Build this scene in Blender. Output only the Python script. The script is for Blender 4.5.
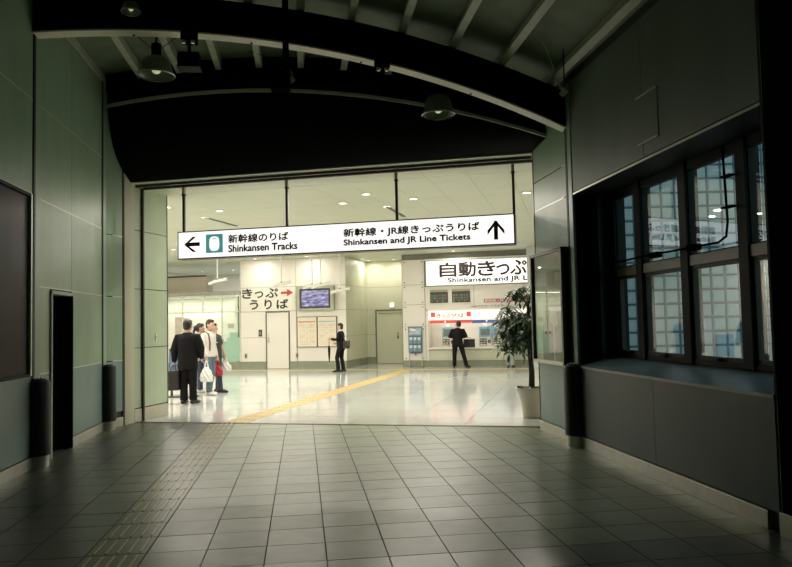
import bpy, bmesh, math, random
from mathutils import Vector, Matrix
random.seed(7)
sin, cos, pi = math.sin, math.cos, math.pi
S = bpy.context.scene
C = S.collection
for o in list(bpy.data.objects):
    bpy.data.objects.remove(o)

# ------------------------------------------------------------------ camera
F_PX, CAM_H = 735.0, 1.515
YAW, PITCH, ROLL = map(math.radians, (7.319, 3.069, 1.254))
fw = Vector((sin(YAW) * cos(PITCH), cos(YAW) * cos(PITCH), sin(PITCH)))
rt = Vector((cos(YAW), -sin(YAW), 0)); up = rt.cross(fw)
RR = rt * cos(ROLL) - up * sin(ROLL); UU = up * cos(ROLL) + rt * sin(ROLL)
cam = bpy.data.objects.new('camera', bpy.data.cameras.new('camera'))
C.objects.link(cam)
cam.matrix_world = Matrix(((RR.x, UU.x, -fw.x, 0), (RR.y, UU.y, -fw.y, 0), (RR.z, UU.z, -fw.z, CAM_H), (0, 0, 0, 1)))
cam.data.sensor_fit = 'HORIZONTAL'; cam.data.sensor_width = 36
cam.data.lens = F_PX / 792 * 36
cam.data.clip_start = 0.05; cam.data.clip_end = 200
S.camera = cam

# ------------------------------------------------------------------ world (overcast daylight outside)
W = bpy.data.worlds.new('world'); S.world = W; W.use_nodes = True
bg = W.node_tree.nodes['Background']
bg.inputs['Color'].default_value = (0.62, 0.84, 0.90, 1)
bg.inputs['Strength'].default_value = 0.9
HALL_LAMP_W = 36.0
HALL_LAMP_COL = (1.0, 0.92, 0.82)
S.view_settings.view_transform = 'Standard'
S.view_settings.look = 'None'
S.view_settings.exposure = 0.0
S.view_settings.gamma = 1.0
S.view_settings.use_curve_mapping = False

# ------------------------------------------------------------------ frames
A = math.radians(21)                       # the hall is turned 21 degrees against the corridor
U = Vector((cos(A), -sin(A), 0)); V = Vector((sin(A), cos(A), 0)); O = Vector((3.27, 10.05, 0))
def HW(u, v, z=0): return O + U * u + V * v + Vector((0, 0, z))
XL, XR = -2.98, 3.265

# ------------------------------------------------------------------ helpers
class MB:
    def __init__(s): s.v = []; s.f = []
    def add(s, vs, fs):
        n = len(s.v); s.v += [tuple(p) for p in vs]; s.f += [tuple(i + n for i in f) for f in fs]; return s
    def box(s, x0, x1, y0, y1, z0, z1, c=0.0):
        if c <= 0:
            vs = [(x, y, z) for z in (z0, z1) for y in (y0, y1) for x in (x0, x1)]
            return s.add(vs, [(0, 2, 3, 1), (4, 5, 7, 6), (0, 1, 5, 4), (2, 6, 7, 3), (0, 4, 6, 2), (1, 3, 7, 5)])
        bm = bmesh.new(); bmesh.ops.create_cube(bm, size=1)
        for q in bm.verts:
            q.co = Vector(((x0 + x1) / 2 + q.co.x * (x1 - x0), (y0 + y1) / 2 + q.co.y * (y1 - y0), (z0 + z1) / 2 + q.co.z * (z1 - z0)))
        bmesh.ops.bevel(bm, geom=bm.edges[:], offset=c, segments=2, affect='EDGES', profile=0.5)
        bm.verts.index_update()
        s.add([q.co for q in bm.verts], [[q.index for q in f.verts] for f in bm.faces]); bm.free(); return s
    def prism(s, poly, z0, z1):            # polygon in xy, CCW
        n = len(poly)
        vs = [(x, y, z0) for x, y in poly] + [(x, y, z1) for x, y in poly]
        return s.add(vs, [tuple(range(n - 1, -1, -1)), tuple(range(n, 2 * n))] + [(i, (i + 1) % n, n + (i + 1) % n, n + i) for i in range(n)])
    def prism_xz(s, poly, y0, y1):         # polygon in xz
        n = len(poly)
        vs = [(x, y0, z) for x, z in poly] + [(x, y1, z) for x, z in poly]
        return s.add(vs, [tuple(range(n)), tuple(range(2 * n - 1, n - 1, -1))] + [(i, n + i, n + (i + 1) % n, (i + 1) % n) for i in range(n)])
    def prism_yz(s, poly, x0, x1):         # polygon in yz
        n = len(poly)
        vs = [(x0, y, z) for y, z in poly] + [(x1, y, z) for y, z in poly]
        return s.add(vs, [tuple(range(n - 1, -1, -1)), tuple(range(n, 2 * n))] + [(i, (i + 1) % n, n + (i + 1) % n, n + i) for i in range(n)])
    def lathe(s, prof, n=24, cx=0, cy=0, cz=0, cap=True):
        vs = [(cx + r * cos(2 * pi * i / n), cy + r * sin(2 * pi * i / n), cz + z) for r, z in prof for i in range(n)]
        fs = [(k * n + i, k * n + (i + 1) % n, (k + 1) * n + (i + 1) % n, (k + 1) * n + i) for k in range(len(prof) - 1) for i in range(n)]
        if cap: fs += [tuple(range(n - 1, -1, -1)), tuple(range((len(prof) - 1) * n, len(prof) * n))]
        return s.add(vs, fs)
    def half(s, prof, n=20, sgn=1):         # half-round shape bulging to +x (sgn 1) or -x
        vs = [(sgn * r * cos(-pi / 2 + pi * i / n), r * sin(-pi / 2 + pi * i / n), z) for r, z in prof for i in range(n + 1)]
        m = n + 1
        fs = [(k * m + i, k * m + (i + 1) % m, (k + 1) * m + (i + 1) % m, (k + 1) * m + i) for k in range(len(prof) - 1) for i in range(m)]
        fs += [tuple(range(m - 1, -1, -1)), tuple(range((len(prof) - 1) * m, len(prof) * m))]
        return s.add(vs, fs)
    def cyl(s, cx, cy, z0, z1, r, n=20): return s.lathe([(r, z0), (r, z1)], n, cx, cy)
    def tube(s, pts, rad, n=8, side=None, round_ends=False):
        pts = [Vector(p) for p in pts]
        if not isinstance(rad, (list, tuple)): rad = [rad] * len(pts)
        rad = [r if isinstance(r, (list, tuple)) else (r, r) for r in rad]
        if round_ends:
            d0 = (pts[0] - pts[1]).normalized(); d1 = (pts[-1] - pts[-2]).normalized()
            a, b = rad[0], rad[-1]; m0 = min(a); m1 = min(b)
            pts = [pts[0] + d0 * m0 * .9, pts[0] + d0 * m0 * .55] + pts + [pts[-1] + d1 * m1 * .55, pts[-1] + d1 * m1 * .9]
            rad = [(a[0] * .4, a[1] * .4), (a[0] * .8, a[1] * .8)] + list(rad) + [(b[0] * .8, b[1] * .8), (b[0] * .4, b[1] * .4)]
        ref = Vector(side) if side else None
        vs = []
        for i, p in enumerate(pts):
            t = (pts[min(i + 1, len(pts) - 1)] - pts[max(i - 1, 0)]).normalized()
            if ref: r0 = ref
            elif i == 0: r0 = Vector((0, 0, 1)) if abs(t.z) < .7 else Vector((1, 0, 0))
            else: r0 = a                    # carried along, so the rings never twist
            a = (r0 - t * r0.dot(t))
            if a.length < 1e-5: a = Vector((0, 1, 0)) - t * t.y
            a.normalize(); b = t.cross(a)
            for k in range(n):
                q = 2 * pi * k / n
                vs.append(p + a * rad[i][0] * cos(q) + b * rad[i][1] * sin(q))
        m = len(pts)
        fs = [(k * n + i, k * n + (i + 1) % n, (k + 1) * n + (i + 1) % n, (k + 1) * n + i) for k in range(m - 1) for i in range(n)]
        fs += [tuple(range(n - 1, -1, -1)), tuple(range((m - 1) * n, m * n))]
        return s.add(vs, fs)
    def ball(s, c, r, n=12, m=8):
        r = r if isinstance(r, (tuple, list)) else (r, r, r)
        vs = [(c[0], c[1], c[2] - r[2])]
        for j in range(1, m):
            a = -pi / 2 + pi * j / m
            vs += [(c[0] + r[0] * cos(a) * cos(2 * pi * i / n), c[1] + r[1] * cos(a) * sin(2 * pi * i / n), c[2] + r[2] * sin(a)) for i in range(n)]
        vs.append((c[0], c[1], c[2] + r[2]))
        fs = [(0, 1 + (i + 1) % n, 1 + i) for i in range(n)]
        for j in range(m - 2):
            b = 1 + j * n; fs += [(b + i, b + (i + 1) % n, b + n + (i + 1) % n, b + n + i) for i in range(n)]
        b = 1 + (m - 2) * n; e = len(vs) - 1
        fs += [(b + i, b + (i + 1) % n, e) for i in range(n)]
        return s.add(vs, fs)
    def mesh(s, name):
        me = bpy.data.meshes.new(name); me.from_pydata(s.v, [], s.f); me.update(); return me
    def build(s, name, mat, parent=None, smooth=False):
        return link(name, s.mesh(name), mat, parent, smooth)

def link(name, me, mat, parent=None, smooth=False):
    if mat is not None and not me.materials: me.materials.append(mat)
    if smooth:
        for p in me.polygons: p.use_smooth = True
        try: me.set_sharp_from_angle(angle=math.radians(42))
        except Exception: pass
    o = bpy.data.objects.new(name, me); C.objects.link(o)
    if parent is not None: o.parent = parent
    return o
def inst(name, me, parent, loc=(0, 0, 0), rot=(0, 0, 0), scale=(1, 1, 1)):
    o = bpy.data.objects.new(name, me); C.objects.link(o); o.parent = parent
    o.location = loc; o.rotation_euler = rot; o.scale = scale; return o
def tag(o, label, cat, group=None, kind=None):
    o['label'] = label; o['category'] = cat
    if group: o['group'] = group
    if kind: o['kind'] = kind
    return o
def thing(name, label, cat, loc=(0, 0, 0), rotz=0, group=None, kind=None):
    o = bpy.data.objects.new(name, None); C.objects.link(o); o.empty_display_size = .1
    o.location = loc; o.rotation_euler = (0, 0, rotz)
    return tag(o, label, cat, group, kind)
def hthing(name, label, cat, u, v, z=0, rot=0, group=None, kind=None):
    return thing(name, label, cat, HW(u, v, z), -A + rot, group, kind)
def hmesh(name, mb, mat, label, cat, u, v, z=0, rot=0, group=None, kind=None, smooth=False):
    o = mb.build(name, mat, None, smooth); o.location = HW(u, v, z); o.rotation_euler = (0, 0, -A + rot)
    return tag(o, label, cat, group, kind)

def remesh(mb, voxel, it=3, fac=.5):
    o = bpy.data.objects.new('tmp', mb.mesh('tmp')); C.objects.link(o)
    m = o.modifiers.new('r', 'REMESH'); m.mode = 'VOXEL'; m.voxel_size = voxel
    if it:
        q = o.modifiers.new('s', 'SMOOTH'); q.factor = fac; q.iterations = it
    dg = bpy.context.evaluated_depsgraph_get(); dg.update()
    me = bpy.data.meshes.new_from_object(o.evaluated_get(dg))
    me.materials.clear()
    old = o.data; bpy.data.objects.remove(o); bpy.data.meshes.remove(old)
    for p in me.polygons: p.use_smooth = True
    return me

def text(name, body, x0, x1, z0, z1, y, mat, parent, bold=0.0, depth=.004, mirror_y=False):
    """Flat lettering in the xz plane of its parent, facing -y, fitted to a box."""
    cu = bpy.data.curves.new('t', 'FONT'); cu.body = body; cu.size = 1; cu.extrude = .005
    cu.resolution_u = 4
    o = bpy.data.objects.new('t', cu); C.objects.link(o)
    dg = bpy.context.evaluated_depsgraph_get(); dg.update()
    me = bpy.data.meshes.new_from_object(o.evaluated_get(dg)); me.materials.clear()
    bpy.data.objects.remove(o); bpy.data.curves.remove(cu)
    xs = [p.co.x for p in me.vertices]; ys = [p.co.y for p in me.vertices]
    ax, bx, ay, by = min(xs), max(xs), min(ys), max(ys)
    for p in me.vertices:
        x, yy, zz = p.co
        p.co = (x0 + (x - ax) / (bx - ax) * (x1 - x0), y + (depth if zz < 0 else 0) - depth, z0 + (yy - ay) / (by - ay) * (z1 - z0))
    if bold:                                # heavier strokes: the outline repeated with small shifts
        vs = [tuple(p.co) for p in me.vertices]; fs = [tuple(f.vertices) for f in me.polygons]; mb = MB(); b = bold * (z1 - z0)
        for k, (dx, dz) in enumerate(((-b, 0), (b, 0), (0, b), (0, -b))): mb.add([(q[0] + dx, q[1] - k * .0002, q[2] + dz) for q in vs], fs)
        me = mb.mesh(name)
    me.update()
    return link(name, me, mat, parent)

# ------------------------------------------------------------------ materials
MATS = {}
def mat(name, col, rough=.5, metal=0.0, var=.12, scale=6.0, emit=0.0, ecol=None, spec=.5, bump=0.0, stretch=None, coat=0.0):
    if name in MATS: return MATS[name]
    m = bpy.data.materials.new(name); m.use_nodes = True
    nt = m.node_tree; b = nt.nodes['Principled BSDF']
    tc = nt.nodes.new('ShaderNodeTexCoord'); mp = nt.nodes.new('ShaderNodeMapping'); nz = nt.nodes.new('ShaderNodeTexNoise')
    nt.links.new(tc.outputs['Object'], mp.inputs['Vector']); nt.links.new(mp.outputs['Vector'], nz.inputs['Vector'])
    if stretch: mp.inputs['Scale'].default_value = stretch
    nz.inputs['Scale'].default_value = scale; nz.inputs['Detail'].default_value = 4
    rp = nt.nodes.new('ShaderNodeValToRGB')
    lo = [max(0, c * (1 - var)) for c in col]; hi = [min(1, c * (1 + var)) for c in col]
    rp.color_ramp.elements[0].position = .3; rp.color_ramp.elements[1].position = .7
    rp.color_ramp.elements[0].color = (*lo, 1); rp.color_ramp.elements[1].color = (*hi, 1)
    nt.links.new(nz.outputs['Fac'], rp.inputs['Fac']); nt.links.new(rp.outputs['Color'], b.inputs['Base Color'])
    b.inputs['Roughness'].default_value = rough; b.inputs['Metallic'].default_value = metal
    b.inputs['Specular IOR Level'].default_value = spec; b.inputs['Coat Weight'].default_value = coat
    b.inputs['Coat Roughness'].default_value = .08
    if emit:
        b.inputs['Emission Color'].default_value = (*(ecol or col), 1); b.inputs['Emission Strength'].default_value = emit
    if bump:
        bp = nt.nodes.new('ShaderNodeBump'); bp.inputs['Strength'].default_value = bump; bp.inputs['Distance'].default_value = .01
        nt.links.new(nz.outputs['Fac'], bp.inputs['Height']); nt.links.new(bp.outputs['Normal'], b.inputs['Normal'])
    MATS[name] = m; return m

def glass_mat(name, tint=(1, 1, 1), ior=1.9):
    m = bpy.data.materials.new(name); m.use_nodes = True; nt = m.node_tree
    for n in list(nt.nodes):
        if n.type != 'OUTPUT_MATERIAL': nt.nodes.remove(n)
    out = [n for n in nt.nodes][0]
    tr = nt.nodes.new('ShaderNodeBsdfTransparent'); tr.inputs['Color'].default_value = (*tint, 1)
    gl = nt.nodes.new('ShaderNodeBsdfGlossy'); gl.inputs['Roughness'].default_value = 0.0; gl.inputs['Color'].default_value = (1, 1, 1, 1)
    lw = nt.nodes.new('ShaderNodeLayerWeight'); lw.inputs['Blend'].default_value = .5
    pw = nt.nodes.new('ShaderNodeMath'); pw.operation = 'POWER'; pw.inputs[1].default_value = 5
    fr = nt.nodes.new('ShaderNodeMath'); fr.operation = 'MULTIPLY_ADD'; r0 = ((ior - 1) / (ior + 1)) ** 2; fr.inputs[1].default_value = 1 - r0; fr.inputs[2].default_value = r0
    nt.links.new(lw.outputs['Facing'], pw.inputs[0]); nt.links.new(pw.outputs[0], fr.inputs[0])
    mx = nt.nodes.new('ShaderNodeMixShader')
    nt.links.new(fr.outputs[0], mx.inputs['Fac']); nt.links.new(tr.outputs[0], mx.inputs[1]); nt.links.new(gl.outputs[0], mx.inputs[2])
    nt.links.new(mx.outputs[0], out.inputs['Surface']); return m

def block_mat(name='glass_block', c0=(.58, .66, .65, 1), c1=(.84, .88, .86, 1)):
    m = bpy.data.materials.new(name); m.use_nodes = True; nt = m.node_tree
    for n in list(nt.nodes):
        if n.type != 'OUTPUT_MATERIAL': nt.nodes.remove(n)
    out = [n for n in nt.nodes][0]
    tl = nt.nodes.new('ShaderNodeBsdfTranslucent'); df = nt.nodes.new('ShaderNodeBsdfDiffuse'); gl = nt.nodes.new('ShaderNodeBsdfGlossy')
    tc = nt.nodes.new('ShaderNodeTexCoord'); nz = nt.nodes.new('ShaderNodeTexNoise'); nz.inputs['Scale'].default_value = 9
    nt.links.new(tc.outputs['Object'], nz.inputs['Vector'])
    rp = nt.nodes.new('ShaderNodeValToRGB'); rp.color_ramp.elements[0].color = c0; rp.color_ramp.elements[1].color = c1
    nt.links.new(nz.outputs['Fac'], rp.inputs['Fac']); nt.links.new(rp.outputs[0], tl.inputs['Color'])
    df.inputs['Color'].default_value = c0; gl.inputs['Roughness'].default_value = .2; gl.inputs['Color'].default_value = (.6, .7, .7, 1)
    a = nt.nodes.new('ShaderNodeMixShader'); a.inputs[0].default_value = .3; b = nt.nodes.new('ShaderNodeMixShader'); b.inputs[0].default_value = .05
    nt.links.new(tl.outputs[0], a.inputs[1]); nt.links.new(df.outputs[0], a.inputs[2])
    nt.links.new(a.outputs[0], b.inputs[1]); nt.links.new(gl.outputs[0], b.inputs[2]); nt.links.new(b.outputs[0], out.inputs['Surface'])
    return m

M_panel = mat('green_grey_panel', (.29, .415, .28), .40, var=.10, scale=2.2, stretch=(1, 1, .35), spec=.5)
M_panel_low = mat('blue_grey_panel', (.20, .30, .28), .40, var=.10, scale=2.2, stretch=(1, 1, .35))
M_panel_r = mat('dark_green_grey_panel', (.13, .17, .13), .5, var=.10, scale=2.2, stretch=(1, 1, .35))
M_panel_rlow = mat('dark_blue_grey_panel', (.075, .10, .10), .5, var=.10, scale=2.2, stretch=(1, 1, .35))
M_backing = mat('wall_backing', (.05, .06, .05), .8)
M_reglet = mat('pale_joint_strip', (.62, .66, .54), .35, .2, var=.05)
M_groove = mat('dark_groove', (.03, .035, .03), .6)
M_base = mat('stainless_skirting', (.50, .50, .42), .30, .45, var=.08, scale=14)
M_black = mat('black_paint', (.008, .008, .008), .9, var=.2, spec=0.0)
M_rubber = mat('black_rubber', (.012, .014, .016), .45, var=.2, spec=.3)
M_steel = mat('brushed_steel', (.55, .55, .48), .28, .8, var=.06)
M_flange = mat('cream_steel_flange', (.82, .79, .62), .5, var=.06)
M_purlin = mat('grey_green_purlin', (.52, .55, .42), .55, var=.08)
M_deck = mat('roof_deck', (.17, .22, .14), .65, var=.2, scale=3)
M_fascia = mat('black_fascia', (.006, .006, .0055), .75, var=.2, spec=.05)
M_tile = [mat('corridor_stone_%d' % i, c, r, var=.12, scale=5, spec=.5, bump=.02) for i, (c, r) in enumerate(
    [((.225, .27, .175), .36), ((.218, .262, .171), .37), ((.232, .275, .18), .35), ((.222, .27, .182), .34)])]
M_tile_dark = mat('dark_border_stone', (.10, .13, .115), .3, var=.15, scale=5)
M_tile_side = mat('dark_side_tile', (.085, .098, .075), .34, var=.12, scale=5)  # darker tone for the tiles left of the tactile strip
M_grout = mat('dark_grout', (.035, .04, .03), .8)
M_tact_d = mat('olive_tactile', (.135, .125, .055), .35, var=.15, scale=9)
M_tact_bar = mat('brass_tactile_bar', (.36, .32, .15), .3, .2, var=.12)
M_yellow = mat('yellow_tactile', (.62, .46, .19), .4, var=.08, scale=9)
M_yellow_b = mat('yellow_tactile_bar', (.78, .54, .12), .4, var=.08)
M_hfloor = [mat('white_polished_%d' % i, c, .09, var=.03, scale=1.2, spec=.6) for i, c in enumerate([(.58, .61, .58), (.565, .595, .565), (.60, .62, .59)])]
M_hgrout = mat('grey_grout', (.28, .29, .26), .6)
M_hwall = mat('cream_wall_panel', (.75, .72, .645), .42, var=.03, scale=1.5)
M_hgreen = mat('pale_green_wall_panel', (.56, .57, .43), .45, var=.03, scale=1.5)
M_hbase = mat('green_grey_skirting', (.24, .26, .19), .45, var=.08)
M_hceil = mat('ceiling_panel', (.55, .58, .45), .45, var=.03, scale=2)
M_seam = mat('grey_seam', (.20, .20, .16), .7)
M_white = mat('white_paint', (.80, .79, .72), .4, var=.03)
M_dkpost = mat('brown_black_post', (.05, .045, .04), .4, var=.15)
M_signface = mat('lit_sign_face', (.9, .88, .83), .5, var=.01, emit=1.12, ecol=(1, .96, .90))
M_signface2 = mat('lit_ticket_sign_face', (.9, .88, .83), .5, var=.01, emit=1.0, ecol=(1, .97, .92))
M_ink = mat('brown_black_ink', (.035, .016, .016), .6, var=.1)
M_teal = mat('teal_print', (.10, .45, .45), .5, var=.05, emit=.35, ecol=(.15, .62, .62))
M_red = mat('red_print', (.50, .045, .045), .5, var=.08)
M_redl = mat('lit_red_print', (.55, .06, .05), .5, var=.08, emit=.45, ecol=(.75, .12, .09))
M_navyl = mat('lit_navy_print', (.05, .08, .25), .5, var=.08, emit=.35, ecol=(.12, .16, .38))
M_lit = mat('lit_panel', (.85, .83, .77), .5, var=.02, emit=.6, ecol=(1, .95, .86))
M_down = mat('downlight_lens', (1, .9, .8), .4, var=.01, emit=5.0, ecol=(1, .82, .70))
M_downring = mat('downlight_ring', (.75, .72, .66), .3, .3, var=.03)
M_frosty = mat('green_frosted_film', (.42, .58, .50), .5, var=.05)
M_pot = mat('cream_glazed_pot', (.62, .58, .45), .35, var=.06)
M_soil = mat('dark_soil', (.02, .018, .012), .9, var=.4, scale=40)
M_bark = mat('dark_bark', (.035, .028, .02), .8, var=.35, scale=30, bump=.4)
M_leaf = [mat('leaf_%d' % i, c, .38, var=.25, scale=14) for i, c in enumerate([(.045, .105, .03), (.06, .135, .035), (.03, .075, .028)])]
M_winframe = mat('dark_window_frame', (.014, .015, .013), .6, var=.15, spec=.12)
M_transom = mat('olive_transom', (.12, .12, .065), .45, var=.1)
M_sash = mat('olive_sash', (.04, .04, .026), .55, var=.1, spec=.2)
M_sill = mat('blue_grey_sill', (.20, .24, .25), .35, var=.1)
M_glass = glass_mat('window_glass', (.93, .97, .97), 1.7)
M_caseglass = glass_mat('case_glass', (.95, .97, .95), 1.6)
M_shopglass = glass_mat('shop_glass', (.92, .97, .94), 1.5)
M_dglass = mat('black_window_glass', (.004, .004, .005), .3, var=.1, spec=.05)
M_block = block_mat()
M_mortar = mat('blue_mortar', (.10, .17, .20), .7, var=.1)
M_skin = mat('skin', (.52, .33, .23), .5, var=.06, scale=20)
M_hair = mat('black_hair', (.012, .010, .009), .45, var=.3, scale=40)
M_suit = mat('black_suit_cloth', (.007, .0065, .0075), .75, var=.2, scale=30, spec=.2)
M_charcoal = mat('charcoal_cloth', (.018, .018, .021), .75, var=.2, scale=30, spec=.2)
M_shirt = mat('white_shirt_cloth', (.62, .60, .54), .8, var=.06, scale=20)
M_navy = mat('navy_cloth', (.022, .024, .035), .8, var=.2, scale=30)
M_jean = mat('blue_denim', (.10, .16, .20), .8, var=.25, scale=40)
M_jean2 = mat('dark_denim', (.035, .05, .075), .8, var=.25, scale=40)
M_pale = mat('pale_green_trouser_cloth', (.30, .36, .31), .8, var=.1, scale=30)
M_shoe = mat('black_shoe_leather', (.010, .010, .010), .35, var=.2)
M_wshoe = mat('white_trainer', (.65, .63, .58), .6, var=.06)
M_bagb = mat('black_bag_leather', (.014, .012, .012), .5, var=.2, scale=30)
M_bagw = mat('white_plastic_bag', (.72, .70, .66), .35, var=.06, scale=12, bump=.5)
M_bagr = mat('red_plastic_bag', (.40, .015, .03), .35, var=.12, scale=12, bump=.5)
M_brown = mat('brown_leather', (.12, .07, .045), .5, var=.2, scale=30)

# ================================================================== CORRIDOR FLOOR
def clip(poly, nx, ny, c):                 # keep nx*x+ny*y <= c
    out = []
    for i in range(len(poly)):
        p, q = poly[i], poly[(i + 1) % len(poly)]
        dp, dq = nx * p[0] + ny * p[1] - c, nx * q[0] + ny * q[1] - c
        if dp <= 0: out.append(p)
        if (dp < 0 < dq) or (dq < 0 < dp):
            t = dp / (dp - dq); out.append((p[0] + (q[0] - p[0]) * t, p[1] + (q[1] - p[1]) * t))
    return out
def area(p): return abs(sum(p[i][0] * p[(i + 1) % len(p)][1] - p[(i + 1) % len(p)][0] * p[i][1] for i in range(len(p)))) / 2
OV = O.dot(V)
TH = 0.10                                   # threshold position along the hall axis
floor_poly = [(XL - .4, -6), (XR + .3, -6), (XR + .3, 14), (XL - .4, 14)]
floor_poly = clip(floor_poly, V.x, V.y, OV + TH)
fl = MB().prism(floor_poly, -.2, -.006).build('floor', M_grout)
tag(fl, 'green-grey stone tiled corridor floor running up to the bright hall', 'floor', kind='structure')
TW, TD, TX0, TY0, G = .40, .391, -.265, 4.835, .004
SLX0, SLX1 = TX0 - 3 * TW, TX0 - 2 * TW      # column taken by the tactile strip
ntile = 0
full_me = None
for r in range(-2, 22):
    for k in range(-8, 10):
        x0, x1 = TX0 + k * TW, TX0 + (k + 1) * TW; y0, y1 = TY0 + r * TD, TY0 + (r + 1) * TD
        if abs(x0 - SLX0) < .01: continue
        x0, x1 = max(x0, XL), min(x1, XR)
        if x1 - x0 < .03: continue
        poly = [(x0 + G, y0 + G), (x1 - G, y0 + G), (x1 - G, y1 - G), (x0 + G, y1 - G)]
        poly = clip(poly, V.x, V.y, OV + TH - .03)
        if len(poly) < 3 or area(poly) < .004: continue
        h = random.choice((0, 0, .0006, .0011))
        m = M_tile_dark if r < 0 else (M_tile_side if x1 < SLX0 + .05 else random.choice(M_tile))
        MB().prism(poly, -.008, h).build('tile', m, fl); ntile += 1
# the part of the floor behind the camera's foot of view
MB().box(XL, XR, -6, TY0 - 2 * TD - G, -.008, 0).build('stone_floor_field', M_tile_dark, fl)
# threshold rail
th = MB().box(-6.45, .0, TH - .03, TH + .025, -.02, .006).box(-6.45, .0, TH + .05, TH + .08, -.02, .004)
o = th.build('trim_1', M_dkpost); o.location = HW(0, 0, 0); o.rotation_euler = (0, 0, -A)
tag(o, 'dark metal threshold rail in the floor between corridor and hall', 'threshold', kind='structure')

# tactile strip of the corridor
ts = thing('tactile_strip', 'olive brass tactile guide strip with raised bars along the corridor floor', 'tactile strip', ((SLX0 + SLX1) / 2, 0, 0))
bar = MB().box(-.008, .008, -.165, .165, 0, .006, .003).mesh('bar'); bar.materials.append(M_tact_bar)
for r in range(-2, 22):
    y0, y1 = TY0 + r * TD, TY0 + (r + 1) * TD
    poly = [(-.2 + G, y0 + G), (.2 - G, y0 + G), (.2 - G, y1 - G), (-.2 + G, y1 - G)]
    cx = (SLX0 + SLX1) / 2
    poly = clip(poly, V.x, V.y, OV + TH - .03 - cx * V.x)
    if len(poly) < 3 or area(poly) < .01: continue
    b = MB().prism(poly, -.008, .001).build('tactile_block', M_tact_d, ts)
    if area(poly) > .14:
        for i in range(5): inst('bar', bar, b, (-.15 + i * .075, (y0 + y1) / 2, .001))

# ================================================================== CORRIDOR WALLS
ZV, XC, RV = 4.94 - 12.2, -1.75, 12.2       # vault axis
def vz(x, r=RV): return ZV + math.sqrt(r * r - (x - XC) ** 2)

# ---- left wall
wl = MB().box(XL - .25, XL - .02, -6, 5.9, 0, 5.55).box(XL - .25, XL - .02, 8.6, 9.25, 0, 5.55).box(XL - .25, XL - .02, 5.9, 8.6, 0, 1.02) \
    .box(XL - .25, XL - .02, 5.9, 8.6, 3.04, 5.55).box(XL - .25, XL - .02, 9.25, 10.02, 1.97, 5.55).box(XL - .25, XL - .02, 10.02, 11.76, 0, 5.55).build('wall_left', M_backing)
tag(wl, 'green-grey metal panelled left corridor wall with pale joint strips', 'wall', kind='structure')
ZJ = [.135, 1.02, 2.02, 3.03, 4.12, 5.3]
def lpanel(y0, y1, z0, z1, m=None, pr=0.0):
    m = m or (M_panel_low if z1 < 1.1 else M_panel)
    MB().box(XL - .02, XL + pr, y0 + .004, y1 - .004, z0 + .007, z1 - .007).build('panel', m, wl)
def lstrip(y0, y1, z): MB().box(XL - .02, XL + .003, y0, y1, z - .007, z + .007).build('joint_strip', M_reglet, wl)
for y0, y1 in ((8.87, 10.04), (10.04, 11.51)):
    for z0, z1 in zip(ZJ[:-1], ZJ[1:]):
        if y0 == 8.87 and z1 < 2.1:          # around the doorway
            lpanel(8.87, 9.2, z0, z1)
        elif y0 == 10.04 or z0 > 1.9: lpanel(y0, y1, z0, z1)
    for z in ZJ[1:-1]:
        if y0 == 8.87 and z < 1.5: lstrip(8.87, 9.2, z)
        else: lstrip(y0, y1, z)
for z0, z1 in zip(ZJ[:-1], ZJ[1:]):
    if not (1.0 < z0 < 3.0):
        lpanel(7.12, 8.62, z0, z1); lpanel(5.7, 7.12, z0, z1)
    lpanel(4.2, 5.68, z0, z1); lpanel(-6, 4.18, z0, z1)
for z in (3.045, 4.12): lstrip(4.2, 8.62, z)
for y in (8.66, 11.53):                      # smooth column casings
    MB().box(XL - .02, XL + .008, y + .03, y + .20, .135, 5.3, .004).build('column_casing', M_panel, wl)
    MB().box(XL - .02, XL + .012, y - .03, y + .025, 0, 5.3).build('column_channel', M_groove, wl)
# skirting
for y0, y1 in ((-6, 9.2), (10.06, 11.76)):
    o = MB().box(XL - .02, XL + .014, y0, y1, .0, .13, .003).build('baseboard_left', M_base)
    tag(o, 'stainless skirting along the left corridor wall, ' + ('near the dark window' if y0 < 0 else 'between doorway and hall'), 'baseboard', kind='structure')
# dark window
w = thing('window_1', 'black glazed window set in the left corridor wall at the frame edge', 'window', (XL, 7.25, 1.02), 0, kind='structure')
MB().box(-.03, -.015, -1.33, 1.33, .02, 2.0).build('pane', M_dglass, w)
fr = MB().box(-.09, .012, 1.31, 1.35, 0, 2.02).box(-.09, .012, -1.35, -1.31, 0, 2.02)
fr.build('side_frame', M_reglet, w); MB().box(-.09, .012, -1.31, 1.31, 0, .025).build('sill_frame', M_winframe, w); MB().box(-.09, .012, -1.31, 1.31, 1.985, 2.02).build('head_frame', M_winframe, w)
# black doorway
d = thing('door_1', 'narrow black doorway with thin metal frame in the left wall', 'door', (XL, 9.635, 0), 0, kind='structure')
MB().box(-.26, -.16, -.42, .42, 0, 2.0).build('door_leaf', M_black, d)
MB().box(-.20, .02, -.42, -.38, 0, 1.98).build('jamb', M_purlin, d); MB().box(-.20, .02, .38, .41, 0, 1.98).build('jamb', M_black, d)
MB().box(-.20, .02, -.42, .41, 1.955, 1.995).build('door_head', M_purlin, d)

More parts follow.
